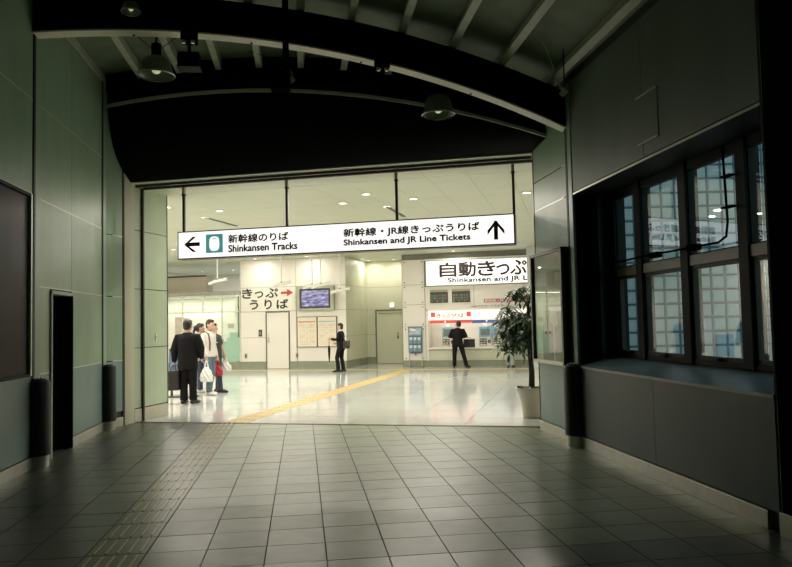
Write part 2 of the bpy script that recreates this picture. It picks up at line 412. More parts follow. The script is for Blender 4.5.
# guard posts in front of the columns
def guard(x, y, label, sg):
    t = thing('column_guard', label, 'guard post', (x, y, 0), 0, 'black column guards')
    MB().half([(.132, .0), (.132, .125), (.136, .13)], 20, sg).build('steel_base', M_steel, t, True)
    MB().half([(.136, .131), (.150, .136), (.150, .93), (.142, .955), (.115, .962)], 20, sg).build('rubber_sleeve', M_rubber, t, True)
    MB().half([(.105, .962), (.105, .975), (.09, .98)], 20, sg).build('cap', M_rubber, t, True)
    for q in (-.05, .05): MB().ball((sg * .04, q, .982), .012).build('cap_bolt', M_steel, t, True)
guard(XL + .014, 8.72, 'black half-round guard with steel foot beside the narrow black doorway', 1)
guard(XL + .014, 11.66, 'black half-round guard with steel foot on the left wall, nearest the hall', 1)
guard(XR - .015, 8.53, 'black half-round guard with steel foot on the right wall below the poster case', -1)

# ---- jamb wall turned into the hall direction
UJ = -6.43
wj = thing('wall_jamb', 'pale green panelled return wall at the left side of the hall opening', 'wall', HW(UJ, 0, 0), -A, kind='structure')
MB().box(-.25, -.02, -.72, 1.06, 0, 5.3).build('backing', M_backing, wj)
for z0, z1 in zip([.22, 1.02, 2.02, 2.98], [1.02, 2.02, 2.98, 5.2]):
    MB().box(-.02, 0, -.70, -.26, z0 + .007, z1 - .007).build('panel', M_panel_low if z1 < 1.1 else M_panel, wj)
for z in (1.02, 2.02, 2.98): MB().box(-.02, .003, -.52, -.26, z - .007, z + .007).build('joint_strip', M_reglet, wj)
MB().box(-.02, .006, -.255, -.235, 0, 5.2).build('column_channel', M_groove, wj)
MB().prism([(-.02, -.23), (.012, -.215), (.022, -.12), (.022, -.02), (.012, .045), (-.02, .05)], .0, 5.2).build('column_casing', M_hgreen, wj, True)
for z0, z1 in zip([.22, 1.2, 2.165, 3.13], [1.2, 2.165, 3.13, 3.9]):
    MB().box(-.02, 0, .055, 1.05, z0 + .006, z1 - .006).build('panel', mat('jamb_panel', (.46, .56, .40), .38, var=.06, scale=2), wj)
MB().box(-.02, .014, .05, 1.06, 0, .21, .003).build('skirting', M_base, wj)
MB().box(-.02, .014, -.70, -.26, 0, .135, .003).build('skirting', M_base, wj)
MB().box(-.25, .004, 1.05, 1.075, 0, 3.86).build('edge_trim', M_dkpost, wj)
MB().box(0, .04, .26, .30, 0, 3.85, .004).build('shutter_guide', M_dkpost, wj)
sw = MB().box(-.002, .012, -.025, .025, -.06, .06, .003).build('wall_switch', M_white); sw.location = HW(UJ + .002, .69, 1.36); sw.rotation_euler = (0, 0, -A)
tag(sw, 'small white switch plate on the return wall left of the opening', 'switch')
MB().box(.012, .018, -.01, .01, -.02, .02).build('rocker', M_steel, sw)

# ---- right wall
Y0W, Y1W, Z0W, Z1W = 4.80, 8.46, .95, 3.01
wr = MB().box(XR + .02, XR + .3, -6, Y0W, 0, 4.7).box(XR + .02, XR + .3, Y1W, 9.97, 0, 4.7) \
    .box(XR + .02, XR + .3, Y0W, Y1W, 0, Z0W - .02).box(XR + .02, XR + .3, Y0W, Y1W, Z1W + .02, 4.7).build('wall_right', M_backing)
tag(wr, 'dark green-grey panelled right corridor wall around the deep window', 'wall', kind='structure')
def rpanel(y0, y1, z0, z1, m=None): MB().box(XR, XR + .02, y0 + .004, y1 - .004, z0 + .007, z1 - .007).build('panel', m or (M_panel_low if z1 < 1.1 else M_panel), wr)
def rstrip(y0, y1, z): MB().box(XR - .003, XR + .02, y0, y1, z - .007, z + .007).build('joint_strip', M_reglet, wr)
for z0, z1 in zip([.135, .95, 3.03, 3.43], [.95, 3.03, 3.43, 4.4]): rpanel(8.66, 9.95, z0, z1)
rstrip(8.76, 9.92, 3.03); rstrip(8.6, 8.82, 3.43)
MB().box(XR - .006, XR + .3, 9.95, 9.975, 0, 4.1).build('end_trim', M_dkpost, wr)
MB().box(XR - .012, XR + .02, 8.60, 8.655, 0, 4.4).build('column_channel', M_groove, wr)
MB().box(XR - .008, XR + .02, 8.47, 8.595, .0, 4.4, .003).build('column_casing', M_panel, wr)
for y0, y1 in ((6.6, 8.46), (4.8, 6.6)):
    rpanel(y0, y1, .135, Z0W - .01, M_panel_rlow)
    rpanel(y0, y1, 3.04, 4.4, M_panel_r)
rpanel(3.0, 4.78, .135, 1.02); rpanel(3.0, 4.78, 1.02, 4.4); rpanel(-6, 3.0, .135, 1.02); rpanel(-6, 3.0, 1.02, 4.4)
MB().box(XR - .004, XR + .02, Y0W, Y1W, 3.012, 3.034).build('lintel_strip', M_reglet, wr)
hp = MB().box(XR - .006, XR, 6.29, 6.71, 3.18, 3.64).build('access_panel', M_panel_r, wr)
for z in (3.18, 3.64): MB().box(XR - .012, XR - .004, 6.29, 6.71, z - .008, z + .008).build('access_panel_lit_edge', M_reglet, wr)  # light caught by the panel's edges, coloured in as pale strips
o = MB().box(XR - .014, XR + .02, 4.92, 8.45, 0, .13, .003).box(XR - .014, XR + .02, 8.67, 9.96, 0, .13, .003).build('baseboard_right', M_base)
tag(o, 'stainless skirting along the foot of the right corridor wall', 'baseboard', kind='structure')
# near column at the right frame edge
nc = MB().box(XR - .02, XR + .3, 4.2, 4.75, 0, 5.0, .01).build('column', M_black)
tag(nc, 'black square column at the right frame edge beside the window', 'column', kind='structure')
MB().box(XR - .035, XR - .01, 4.25, 4.76, 0, .16, .003).build('steel_foot', M_base, nc)
# recess linings
tr = thing('trim_2', 'dark lining and sloping blue-grey sill of the window recess', 'window recess', (0, 0, 0), kind='structure')
MB().prism_xz([(XR - .01, .93), (3.80, .93), (3.80, 1.075), (XR - .01, .955)], Y0W, Y1W).build('sloping_sill', M_sill, tr)
MB().box(XR, 3.80, Y1W, Y1W + .03, .93, Z1W + .02).build('far_reveal', mat('blue_black_reveal', (.035, .045, .06), .5, var=.15), tr)
MB().box(XR, 3.80, Y0W - .03, Y0W, .93, Z1W + .02).build('near_reveal', M_winframe, tr)
MB().box(XR, 3.80, Y0W, Y1W, Z1W, Z1W + .02).build('soffit', M_winframe, tr)

# window
XW = 3.70
wn = thing('window_2', 'large dark framed window of eight panes in the right wall with glass blocks beyond', 'window', (XW, 0, 0), kind='structure')
MY = [8.46, 7.67, 6.70, 5.73, 4.80]
for y in MY[1:-1]: MB().box(-.02, .12, y - .07, y + .07, 1.06, Z1W, .004).build('mullion', M_winframe, wn)
MB().box(-.02, .12, 8.26, 8.46, 1.06, Z1W, .004).build('mullion', M_winframe, wn)
MB().box(-.02, .12, 4.80, 5.00, 1.06, Z1W, .004).build('mullion', M_winframe, wn)
for y0, y1 in ((5.00, 5.66), (5.80, 6.63), (6.77, 7.60), (7.74, 8.26)):
    MB().box(-.005, .10, y0, y1, 2.0, 2.10, .003).build('transom', M_transom, wn)
    MB().box(.0, .10, y0, y1, 2.93, Z1W).build('head_rail', M_winframe, wn)
    s = MB().box(.0, .10, y0, y1, 1.06, 1.11)
    s.build('sill_rail', M_winframe, wn)
    for z0, z1 in ((1.11, 2.0), (2.10, 2.93)):
        lo = z0 < 2
        e = .035 if lo else .012
        f = MB().box(.01, .06, y0, y0 + e, z0, z1).box(.01, .06, y1 - e, y1, z0, z1).box(.01, .06, y0 + e, y1 - e, z0, z0 + e).box(.01, .06, y0 + e, y1 - e, z1 - e, z1)
        sf = f.build('sash_frame', M_sash if lo else M_winframe, wn)
        MB().box(.032, .038, y0 + e, y1 - e, z0 + e, z1 - e).build('pane', M_glass, sf)
    MB().box(-.03, .01, (y0 + y1) / 2 - .05, (y0 + y1) / 2 + .05, 1.11, 1.135, .004).build('sash_handle', M_winframe, wn)
cb = MB().tube([(-.06, 8.3, 2.16), (-.06, 7.5, 2.17), (-.06, 6.6, 2.165), (-.06, 6.02, 2.16), (-.06, 5.90, 2.20), (-.06, 5.87, 2.32), (-.06, 5.90, 2.99)], .011, 8)
cb.build('operator_cable', M_black, wn, True)
for y in (7.2, 6.45): MB().box(-.09, -.02, y - .09, y + .09, 2.13, 2.19, .01).build('cable_gear', M_black, wn)
for z in (2.45, 2.72): MB().box(-.07, -.01, 5.80, 5.94, z - .008, z + .008).build('cable_clip', M_black, wn)

# glass block wall outside the window
gb = thing('glass_block_wall', 'blue-grey backlit glass block wall outside behind the right window', 'glass wall', (5.5, 9.93, 0), math.radians(-7.5), kind='structure')
bs, nx, nz = .2, 15, 17
bme = MB().box(-.085, .085, -.04, .04, -.085, .085, .014).mesh('glass_block'); bme.materials.append(M_block)
for i in range(nx):
    for k in range(nz):
        inst('glass_block', bme, gb, (-1.05 + i * bs + (.07 if i >= 6 else 0), 0, 1.0 + k * bs))
mo = MB()
for i in range(nx + 1):
    if i == 6: continue
    x = -1.15 + i * bs + (.07 if i >= 6 else 0); mo.box(x - .016, x + .016, -.03, .03, .9, 4.3)
for k in range(nz + 1):
    z = .9 + k * bs; mo.box(-1.15, 1.92, -.029, .029, z - .016, z + .016)
more = MB()                                 # the wall runs on to the right, past the window's view
for i in range(nx, nx + 16):
    for k in range(nz): x = -1.05 + i * bs + .07; more.box(x - .085, x + .085, -.04, .04, 1.0 + k * bs - .085, 1.0 + k * bs + .085)
    x = -1.15 + (i + 1) * bs + .07; mo.box(x - .016, x + .016, -.03, .03, .9, 4.3)
for k in range(nz + 1): mo.box(1.92, 5.12, -.029, .029, .9 + k * bs - .016, .9 + k * bs + .016)
more.build('glass_block_field', M_block, gb)['kind'] = 'stuff'
mo.build('mortar_joints', block_mat('blue_joint', (.13, .21, .26, 1), (.17, .26, .31, 1)), gb)
MB().box(.04, .13, -.08, .06, 0, 4.4).build('steel_post', mat('blue_steel', (.06, .11, .15), .5), gb)
MB().box(-1.17, 5.14, -.12, .12, 0, .9).build('plinth', M_mortar, gb)
MB().box(-1.17, 5.14, -.12, .12, 4.3, 4.6).build('cap_beam', M_mortar, gb)
yd = MB().box(3.58, 9.5, 2, 9.4, -.1, -.02).build('floor_yard', mat('yard_concrete', (.22, .23, .22), .85))
tag(yd, 'grey concrete yard ground outside the right window', 'ground', kind='structure')

# ---- wall behind the camera
wb = MB().box(XL - .3, XR + .3, -6.2, -6, 0, 5.6).build('wall_rear', M_panel); tag(wb, 'plain green-grey wall closing the corridor behind the viewer', 'wall', kind='structure')

# ================================================================== CORRIDOR ROOF
def vline(v): return lambda x: O.y + (v - (x - O.x) * V.x) / V.y
def vault(name, r, th, ya, yb, m, parent=None, n=40, x0=XL - .3, x1=XR + .3):
    mb = MB(); vs = []; fs = []
    for i in range(n + 1):
        x = x0 + (x1 - x0) * i / n; z = vz(x, r)
        y1 = yb(x) if callable(yb) else yb
        vs += [(x, ya, z), (x, y1, z), (x, y1, z + th), (x, ya, z + th)]
    for i in range(n):
        a, b = i * 4, i * 4 + 4
        for k in range(4): fs.append((a + k, a + (k + 1) % 4, b + (k + 1) % 4, b + k))
    fs += [(0, 3, 2, 1), (n * 4, n * 4 + 1, n * 4 + 2, n * 4 + 3)]
    mb.add(vs, fs); return mb.build(name, m, parent, True)
ceil = vault('ceiling', RV + .60, .1, -6, vline(-.30), M_deck)
tag(ceil, 'dark green curved corridor roof deck', 'ceiling', kind='structure')
for k in range(-5, 6):
    x = .03 + k * .61
    if not (XL - .1 < x < XR + .05): continue
    z = vz(x, RV + .44); t = -math.asin((x - XC) / RV)
    p = MB().box(-.045, .045, 0, vline(-.62)(x) + 6, 0, .15, .004).build('purlin', M_purlin, ceil); p.location = (x, -6, z); p.rotation_euler = (0, -t, 0)
def arch(y, label):
    t = thing('arch_beam', label, 'beam', (0, y, 0), 0, 'arched roof beams')
    vault('bottom_flange', RV, .02, -.09, .09, M_flange, t, x0=XL, x1=XR)
    vault('web', RV + .02, .38, -.02, .02, M_black, t, x0=XL, x1=XR)
    vault('web_shade_face', RV + .015, .40, -.085, -.03, M_black, t, x0=XL, x1=XR)  # shade of the backlit web put into its colour as black
    vault('top_flange', RV + .40, .02, -.09, .09, M_black, t, x0=XL, x1=XR)
    for x in (-1.9, -.55, .75, 2.1):
        z = vz(x, RV - .004); MB().box(x - .012, x + .012, .02, .05, z - .008, z, ).build('bolt', M_black, t)
    return t
arch(8.68, 'arched roof beam, unlit web coloured black, with pale lit lower flange across the corridor')
arch(4.40, 'arched roof beam above the viewer, one bay nearer than the lit beam')

# second arch and the curved black head wall above the opening
R2 = RV + .10
def arch2(u, v): return vz((O + U * u + V * v).x, R2)
t = thing('arch_beam', 'thin grey arched edge beam along the top of the black head wall', 'beam', HW(0, -.62, 0), -A, 'arched roof beams')
mb = MB(); vs = []; fs = []; N = 40
for i in range(N + 1):
    u = -6.62 + 6.86 * i / N; z = arch2(u, -.62)
    vs += [(u, -.06, z - .025), (u, .06, z - .025), (u, .06, z + .02), (u, -.06, z + .02)]
for i in range(N):
    for k in range(4): fs.append((i * 4 + k, i * 4 + (k + 1) % 4, i * 4 + 4 + (k + 1) % 4, i * 4 + 4 + k))
fs += [(0, 3, 2, 1), (N * 4, N * 4 + 1, N * 4 + 2, N * 4 + 3)]
mb.add(vs, fs).build('edge_flange', M_purlin, t, True)
mb = MB(); vs = []; fs = []
for i in range(N + 1):
    u = -6.62 + 6.86 * i / N; z = arch2(u, -.62) + .02
    vs += [(u, -.02, z), (u, .02, z), (u, .02, z + .62), (u, -.02, z + .62)]
for i in range(N):
    for k in range(4): fs.append((i * 4 + k, i * 4 + (k + 1) % 4, i * 4 + 4 + (k + 1) % 4, i * 4 + 4 + k))
fs += [(0, 3, 2, 1), (N * 4, N * 4 + 1, N * 4 + 2, N * 4 + 3)]
mb.add(vs, fs).build('web', M_black, t, True)

prof = [(-.64, 1.0), (-.61, .82), (-.57, .65), (-.50, .46), (-.41, .31), (-.25, .137), (-.08, 0), (-.05, -.01)]
mb = MB(); vs = []; fs = []; m = len(prof)
for i in range(N + 1):
    u = -6.6 + 6.84 * i / N; zt = arch2(u, -.62) - .03
    for v, h in prof: vs.append((u, v, 3.895 + h * (zt - 3.895)))
for i in range(N):
    for k in range(m - 1): fs.append((i * m + k, (i + 1) * m + k, (i + 1) * m + k + 1, i * m + k + 1))
mb.add(vs, fs)
wh = mb.build('wall_head', M_fascia, None, True); wh.location = HW(0, 0, 0); wh.rotation_euler = (0, 0, -A)
sm = wh.modifiers.new('thick', 'SOLIDIFY'); sm.thickness = .04; sm.offset = 1
tag(wh, 'black curved head wall above the opening to the hall', 'wall', kind='structure')
t = thing('trim_3', 'pale soffit and dark shutter track along the head of the opening', 'soffit', HW(0, 0, 0), -A, kind='structure')
MB().box(-6.5, .2, -.06, .35, 3.875, 3.93).build('soffit_board', M_hceil, t)
MB().box(-6.43, 0, .10, .14, 3.835, 3.874).build('shutter_track', M_dkpost, t)
MB().box(-6.43, 0, .18, .20, 3.85, 3.874).build('shutter_track', M_dkpost, t)
MB().box(-6.6, .2, .33, .40, 3.84, 5.6).build('closure', M_backing, t)

# ================================================================== CORRIDOR FITTINGS UNDER THE ROOF
def bell(x, y, z, r, hgt, label, top):
    t = thing('bell_lamp', label, 'lamp', (x, y, z), 0, 'bell lamps under the roof')
    pr = [(r * 1.0, 0), (r * 1.02, .012), (r * .93, hgt * .12), (r * .86, hgt * .4), (r * .78, hgt * .68), (r * .58, hgt * .9), (r * .28, hgt), (r * .24, hgt * 1.02)]
    MB().lathe(pr + [(q * .96, zz) for q, zz in reversed(pr)], 32, cap=False).build('shade', mat('green_grey_shade', (.15, .19, .14), .35, .3, var=.1), t, True)
    MB().lathe([(r * 1.0, -.006), (r * 1.03, 0), (r * 1.03, .012), (r * .99, .012), (r * .985, -.004)], 32, cap=False).build('rim', M_steel, t, True)
    MB().lathe([(r * .25, hgt), (r * .27, hgt + .03), (r * .27, hgt + .15), (r * .2, hgt + .16)], 20).build('lamp_housing', M_black, t, True)
    MB().ball((0, 0, hgt * .35), (r * .26, r * .26, hgt * .25)).build('bulb', mat('faint_bulb', (.8, .8, .5), .3, emit=.45, ecol=(.75, .78, .42)), t, True)
    MB().tube([(0, 0, hgt + .15), (0, 0, top - z)], .012, 8).build('stem', M_black, t, True)
    for sx in (-1, 1):
        MB().tube([(sx * r * .25, 0, hgt + .1), (sx * .5, .1, top - z - .02)], .004, 6).build('stay_wire', M_black, t)
bell(1.80, 9.3, 4.205, .215, .27, 'green-grey bell lamp hanging right of centre behind the lit arch', 5.0)
bell(-1.72, 9.1, 4.585, .22, .24, 'green-grey bell lamp hanging near the left wall with stay wires', 5.35)
bell(-.20, 10.2, 4.93, .15, .16, 'small dim bell lamp half hidden behind the dark hanging post', 5.4)
bell(-1.75, 7.9, 4.86, .10, .11, 'small lamp in front of the black arch near the top left', 5.35)

hp = thing('hanging_post', 'black post hanging from the roof with a dark box at its foot', 'post', (-.14, 8.25, 4.1))
MB().box(-.035, .035, -.035, .035, .25, 1.3).build('shaft', M_black, hp)
MB().box(-.17, .05, -.09, .09, .06, .28, .01).build('box', M_black, hp)
def spotbox(x, y, z, label, drop):
    t = thing('projector_lamp', label, 'spotlight', (x, y, z), 0, 'projector lamps on the lit arch')
    MB().box(-.085, .085, -.09, .09, 0, .22, .01).build('housing', M_black, t)
    for q in (-.05, .05):
        MB().lathe([(.02, -.03), (.03, 0), (.02, .01)], 14, q, -.06).build('lens', M_steel, t, True)
    if drop:
        MB().tube([(0, 0, 0), (0, 0, -.12)], .02, 8).build('stem', M_black, t)
        MB().box(-.12, .12, -.1, .1, -.30, -.13, .02).build('speaker_box', M_black, t)
        MB().box(-.125, .125, -.105, .105, -.305, -.29, .005).build('speaker_rim', M_winframe, t)
spotbox(-1.21, 8.3, 4.70, 'black twin projector with box slung below, on the left of the lit arch', True)
spotbox(.98, 8.48, 4.50, 'black twin projector clamped to the right half of the lit arch', False)
t = thing('spot_fitting', 'small pale spotlight fitting by the top of the right wall', 'spotlight', (2.95, 7.9, 4.05))
MB().tube([(0, 0, 0), (.04, -.05, .06)], [.03, .04], 12).build('head', M_steel, t, True); MB().tube([(.04, 0, .05), (.05, .02, .55)], .008, 6).build('bracket', M_black, t)
w1 = MB().tube([(2.55, 7.6, 4.74), (2.75, 7.75, 4.5), (2.95, 7.9, 4.12)], .004, 6).build('cable', M_purlin); tag(w1, 'thin cable dropping to the pale spotlight fitting at upper right', 'cable')

# ================================================================== HALL SHELL
hf = thing('floor_hall', 'white polished tiled floor of the bright ticket hall', 'floor', HW(0, 0, 0), -A, kind='structure')
MB().box(-16.2, .95, TH + .02, 17.2, -.2, -.006).build('screed', M_hgrout, hf)
HT = .9
vrows = [TH + .03, .42] + [1.05 + HT * k for k in range(18)]
cnt = 0
for j, (v0, v1) in enumerate(zip(vrows[:-1], vrows[1:])):
    for i in range(-18, 2):
        u0, u1 = i * HT - .2, (i + 1) * HT - .2
        if u0 < -12.0 and v0 < 8: continue
        u1 = min(u1, .94)
        if u1 - u0 < .1: continue
        MB().box(u0 + .003, u1 - .003, v0 + .003, v1 - .003, -.008, 0).build('tile', random.choice(M_hfloor), hf); cnt += 1
MB().box(-16.2, -12.8 - .2 + .1, TH + .03, 8.2, -.008, 0).build('far_left_field', M_hfloor[0], hf)
# yellow tactile strips
yblock = MB().box(-.196, .196, -.196, .196, -.004, .002)
for i in range(5): yblock.box(-.163 + i * .075, -.137 + i * .075, -.17, .17, .002, .006)
ybm = yblock.mesh('yellow_block'); ybm.materials.append(M_yellow)
t = thing('tactile_strip', 'yellow tactile strip crossing the white hall floor towards the ticket machines', 'tactile strip', HW(-4.74, 0, 0), -A)
for k in range(31): inst('yellow_block', ybm, t, (0, TH + .25 + k * .4, .001))
t = thing('tactile_strip', 'yellow tactile strip running along the foot of the far hall wall', 'tactile strip', HW(0, 12.75, 0), -A)
for k in range(28): inst('yellow_block', ybm, t, (-.3 - k * .4, 0, .001), (0, 0, pi / 2), (.55, 1, 1))

# ceiling of the hall
ZC = 3.85
hc = thing('ceiling_hall', 'pale green panelled ceiling of the bright ticket hall', 'ceiling', HW(0, 0, 0), -A, kind='structure')
MB().box(-16.2, .95, .36, 20, ZC + .02, ZC + .2).build('slab', M_seam, hc)
cv = [.40, 1.0, 3.0, 5.0, 7.0, 9.0, 11.0, 13.0, 16.6]
for v0, v1 in zip(cv[:-1], cv[1:]):
    for i in range(-24, 4):
        u0, u1 = -3.05 + (i + 4) * .667, -3.05 + (i + 5) * .667
        u0, u1 = max(u0, -16), min(u1, .94)
        if u1 - u0 < .05 or u0 < -16.0: continue
        MB().box(u0 + .0025, u1 - .0025, v0 + .006, v1 - .006, ZC, ZC + .02).build('ceiling_panel', M_hceil, hc)
MB().box(-16, -11.0, 16.6, 20, ZC, ZC + .02).build('ceiling_field', M_hceil, hc)
for u in (-11.05, -7.05, -3.05):
    for v0, v1 in ((3.6, 5.1), (9.6, 11.0)):
        o = MB().box(-.035, .035, v0, v1, ZC - .012, ZC + .001); o.build('air_slot', M_dkpost, hc).location = (u, 0, 0)

# downlights
def word(i): return ('first', 'second', 'third', 'fourth', 'fifth', 'sixth')[i]
def downlight(u, v, label, watts, size=.12):
    t = hthing('downlight', label, 'downlight', u, v, ZC, group='recessed downlights of the hall ceiling')
    MB().lathe([(.095, -.001), (.10, -.012), (.075, -.014), (.07, -.004)], 24, cap=False).build('ring', M_downring, t, True)
    MB().lathe([(.002, -.006), (.072, -.006)], 24, cap=False).build('lens', M_down, t)
    la = bpy.data.lights.new('downlight_lamp', 'AREA'); la.shape = 'DISK'; la.size = size; la.energy = watts; la.color = HALL_LAMP_COL
    lo = bpy.data.objects.new('lamp', la); C.objects.link(lo); lo.parent = t; lo.location = (0, 0, -.02)
CLU = [-15.05, -11.05, -7.05, -3.05]
for j, vc in enumerate((2.9, 8.4)):
    for i, uc in enumerate(CLU):
        for q, (du, dv) in enumerate(((0, -.8), (-.7, 0), (.7, 0), (0, .7))):
            wh_ = ('front of', 'left of', 'right of', 'tip of')[q]
            downlight(uc + du, vc + dv, 'round recessed downlight %s the %s air slot from the left, %s ceiling row' % (wh_, word(i), ('near', 'far')[j]), HALL_LAMP_W)
downlight(-.25, 3.0, 'round recessed downlight close to the right end of the opening', HALL_LAMP_W)
for u, v, wn_ in ((-10.2, 13.0, 'above the painted arrow sign'), (-8.3, 13.0, 'above the wall television'), (-6.85, 15.6, 'left in the door alcove ceiling'), (-5.9, 15.6, 'above the alcove door'), (-3.3, 13.35, 'above the automatic ticket sign')):
    downlight(u, v, 'small recessed wall washer ' + wn_, HALL_LAMP_W * .45)
for k, u in enumerate((-14.6, -13.2, -11.9)): downlight(u, 17.4, 'round recessed downlight behind the shop header at far left, %s from the left' % word(k), HALL_LAMP_W)

# outer hall walls
ws = MB().box(.95, 1.1, -.1, 17.2, 0, 4.1).build('wall_hall_side', M_hwall); ws.location = HW(0, 0); ws.rotation_euler = (0, 0, -A); tag(ws, 'cream side wall closing the hall on the right', 'wall', kind='structure')
wf = MB().box(.32, 1.1, -.1, .0, 0, 4.1).box(-16.2, UJ - .25, .9, 1.06, 0, 4.1).build('wall_hall_front', M_hwall); wf.location = HW(0, 0); wf.rotation_euler = (0, 0, -A); tag(wf, 'cream front wall of the hall either side of the opening', 'wall', kind='structure')
we = MB().box(-11.16, -11.06, 13.78, 20.2, 0, 4.1).box(-16.4, -16.2, .9, 20, 0, 4.1).box(-16.2, -11.06, 20, 20.2, 0, 4.1).build('wall_hall_far', M_hwall); we.location = HW(0, 0); we.rotation_euler = (0, 0, -A); tag(we, 'cream walls closing the hall at far left', 'wall', kind='structure')

# ---- back wall of the hall
VB = 13.6
bw = thing('wall_back', 'cream panelled back wall of the ticket hall with green skirting', 'wall', HW(0, VB, 0), -A, kind='structure')
MB().box(-11.04, -7.14, .02, .2, 0, ZC).build('backing', M_seam, bw)
def bpanel(u0, u1, z0, z1, m=M_hwall, v=0): MB().box(u0 + .006, u1 - .006, v, v + .02, z0 + .006, z1 - .006).build('panel', m, bw)
for u0, u1 in ((-11.05, -8.94), (-8.94, -7.12)):
    for z0, z1 in ((2.02, 2.87), (2.87, ZC)): bpanel(u0, u1, z0, z1)
for z0, z1 in ((.25, 1.1), (1.1, 2.02)):
    bpanel(-11.05, -10.10, z0, z1); bpanel(-8.92, -7.12, z0, z1)
bpanel(-9.19, -8.94, .25, 2.02)
MB().box(-11.05, -10.10, -.012, .02, 0, .245).build('skirting', M_hbase, bw); MB().box(-9.19, -7.11, -.012, .02, 0, .245).build('skirting', M_hbase, bw)
# alcove: side wall, rear wall with door
for k, (v0, v1) in enumerate(((0, .9), (.9, 1.75), (1.75, 2.6))):
    for z0, z1 in ((.25, 1.1), (1.1, 2.02), (2.02, 2.87), (2.87, ZC)):
        MB().box(-7.14, -7.12, v0 + .004, v1 - .004, z0 + .005, z1 - .005).build('panel', M_hgreen, bw)
MB().box(-7.3, -7.14, .02, 2.75, 0, ZC).build('backing', M_seam, bw)
MB().box(-7.14, -7.108, -.012, 2.6, 0, .245).build('skirting', M_hbase, bw)
MB().box(-7.14, -5.15, 2.62, 2.75, 0, ZC).build('backing', M_seam, bw)
for z0, z1 in ((.25, 1.1), (1.1, 2.02)): MB().box(-7.12, -6.80, 2.6, 2.62, z0 + .005, z1 - .005).build('panel', M_hgreen, bw)
for z0, z1 in ((2.02, 2.87), (2.87, ZC)): MB().box(-7.12, -5.2, 2.6, 2.62, z0 + .005, z1 - .005).build('panel', M_hgreen, bw)
MB().box(-7.12, -6.80, 2.588, 2.62, 0, .245).build('skirting', M_hbase, bw); MB().box(-5.70, -5.2, 2.6, 2.62, 0, 2.02).build('panel', M_hgreen, bw)

def flush_door(n, label, u0, u1, v, m):
    d = hthing('door_%d' % n, label, 'door', (u0 + u1) / 2, v, 0, kind='structure')
    w = (u1 - u0) / 2
    MB().box(-w + .03, w - .03, .0, .04, .01, 1.97, .003).build('door_leaf', m, d)
    f = MB().box(-w, -w + .025, -.015, .05, 0, 2.0).box(w - .025, w, -.015, .05, 0, 2.0).box(-w, w, -.015, .05, 1.975, 2.0)
    f.build('door_frame', M_seam, d)
    return d, w
d, w = flush_door(2, 'cream flush door under the painted arrow sign on the back wall', -10.08, -9.21, VB - .01, M_hwall)
MB().box(-w + .07, -w + .11, -.05, 0, .93, 1.10, .005).build('handle', M_steel, d); MB().ball((-w + .09, -.02, 1.16), .02).build('lock', M_steel, d, True)
d, w = flush_door(3, 'pale green flush door in the alcove beside the ticket machines', -6.77, -5.72, VB + 2.58, M_hgreen)
MB().box(w - .22, w - .18, -.05, 0, .93, 1.05, .005).build('handle', M_dkpost, d); MB().ball((w - .2, -.02, 1.12), .025).build('lock', M_dkpost, d, True)
MB().box(-w + .1, w, -.02, .05, 1.88, 1.90).build('door_closer', M_seam, d)
# emergency sign above alcove door
e = hthing('emergency_sign', 'small lit white emergency sign above the alcove door', 'sign', -6.13, VB + 2.56, 2.19)
MB().box(-.09, .09, 0, .04, -.09, .09, .008).build('case', M_white, e); MB().box(-.08, .08, -.004, 0, -.08, .08).build('face', mat('lit_green_white', (.8, .95, .7), .4, emit=1.0, ecol=(.88, 1, .78)), e)

# painted sign きっぷうりば
ks = hthing('direction_sign', 'white wall panel sign with black Japanese letters and a red arrow', 'sign', 0, VB - .012, 0)
MB().box(-11.03, -8.95, 0, .011, 2.03, 2.86).build('board', mat('sign_board_white', (.76, .73, .64), .45, var=.02), ks)
M_inkk = mat('black_ink', (.02, .02, .02), .6, var=.1)
for ch, a, b, z0, z1 in (('き', -10.98, -10.60, 2.50, 2.83), ('っ', -10.49, -10.18, 2.51, 2.73), ('ぷ', -10.08, -9.62, 2.51, 2.83),
                         ('う', -10.68, -10.38, 2.10, 2.43), ('り', -10.12, -9.86, 2.10, 2.43), ('ば', -9.66, -9.24, 2.11, 2.43)):
    text('lettering', ch, a, b, z0, z1, -.001, M_inkk, ks, .034)
MB().prism_xz([(-9.50, 2.62), (-9.27, 2.62), (-9.27, 2.53), (-9.04, 2.66), (-9.27, 2.79), (-9.27, 2.70), (-9.50, 2.70)], -.004, 0).build('arrow', M_red, ks)

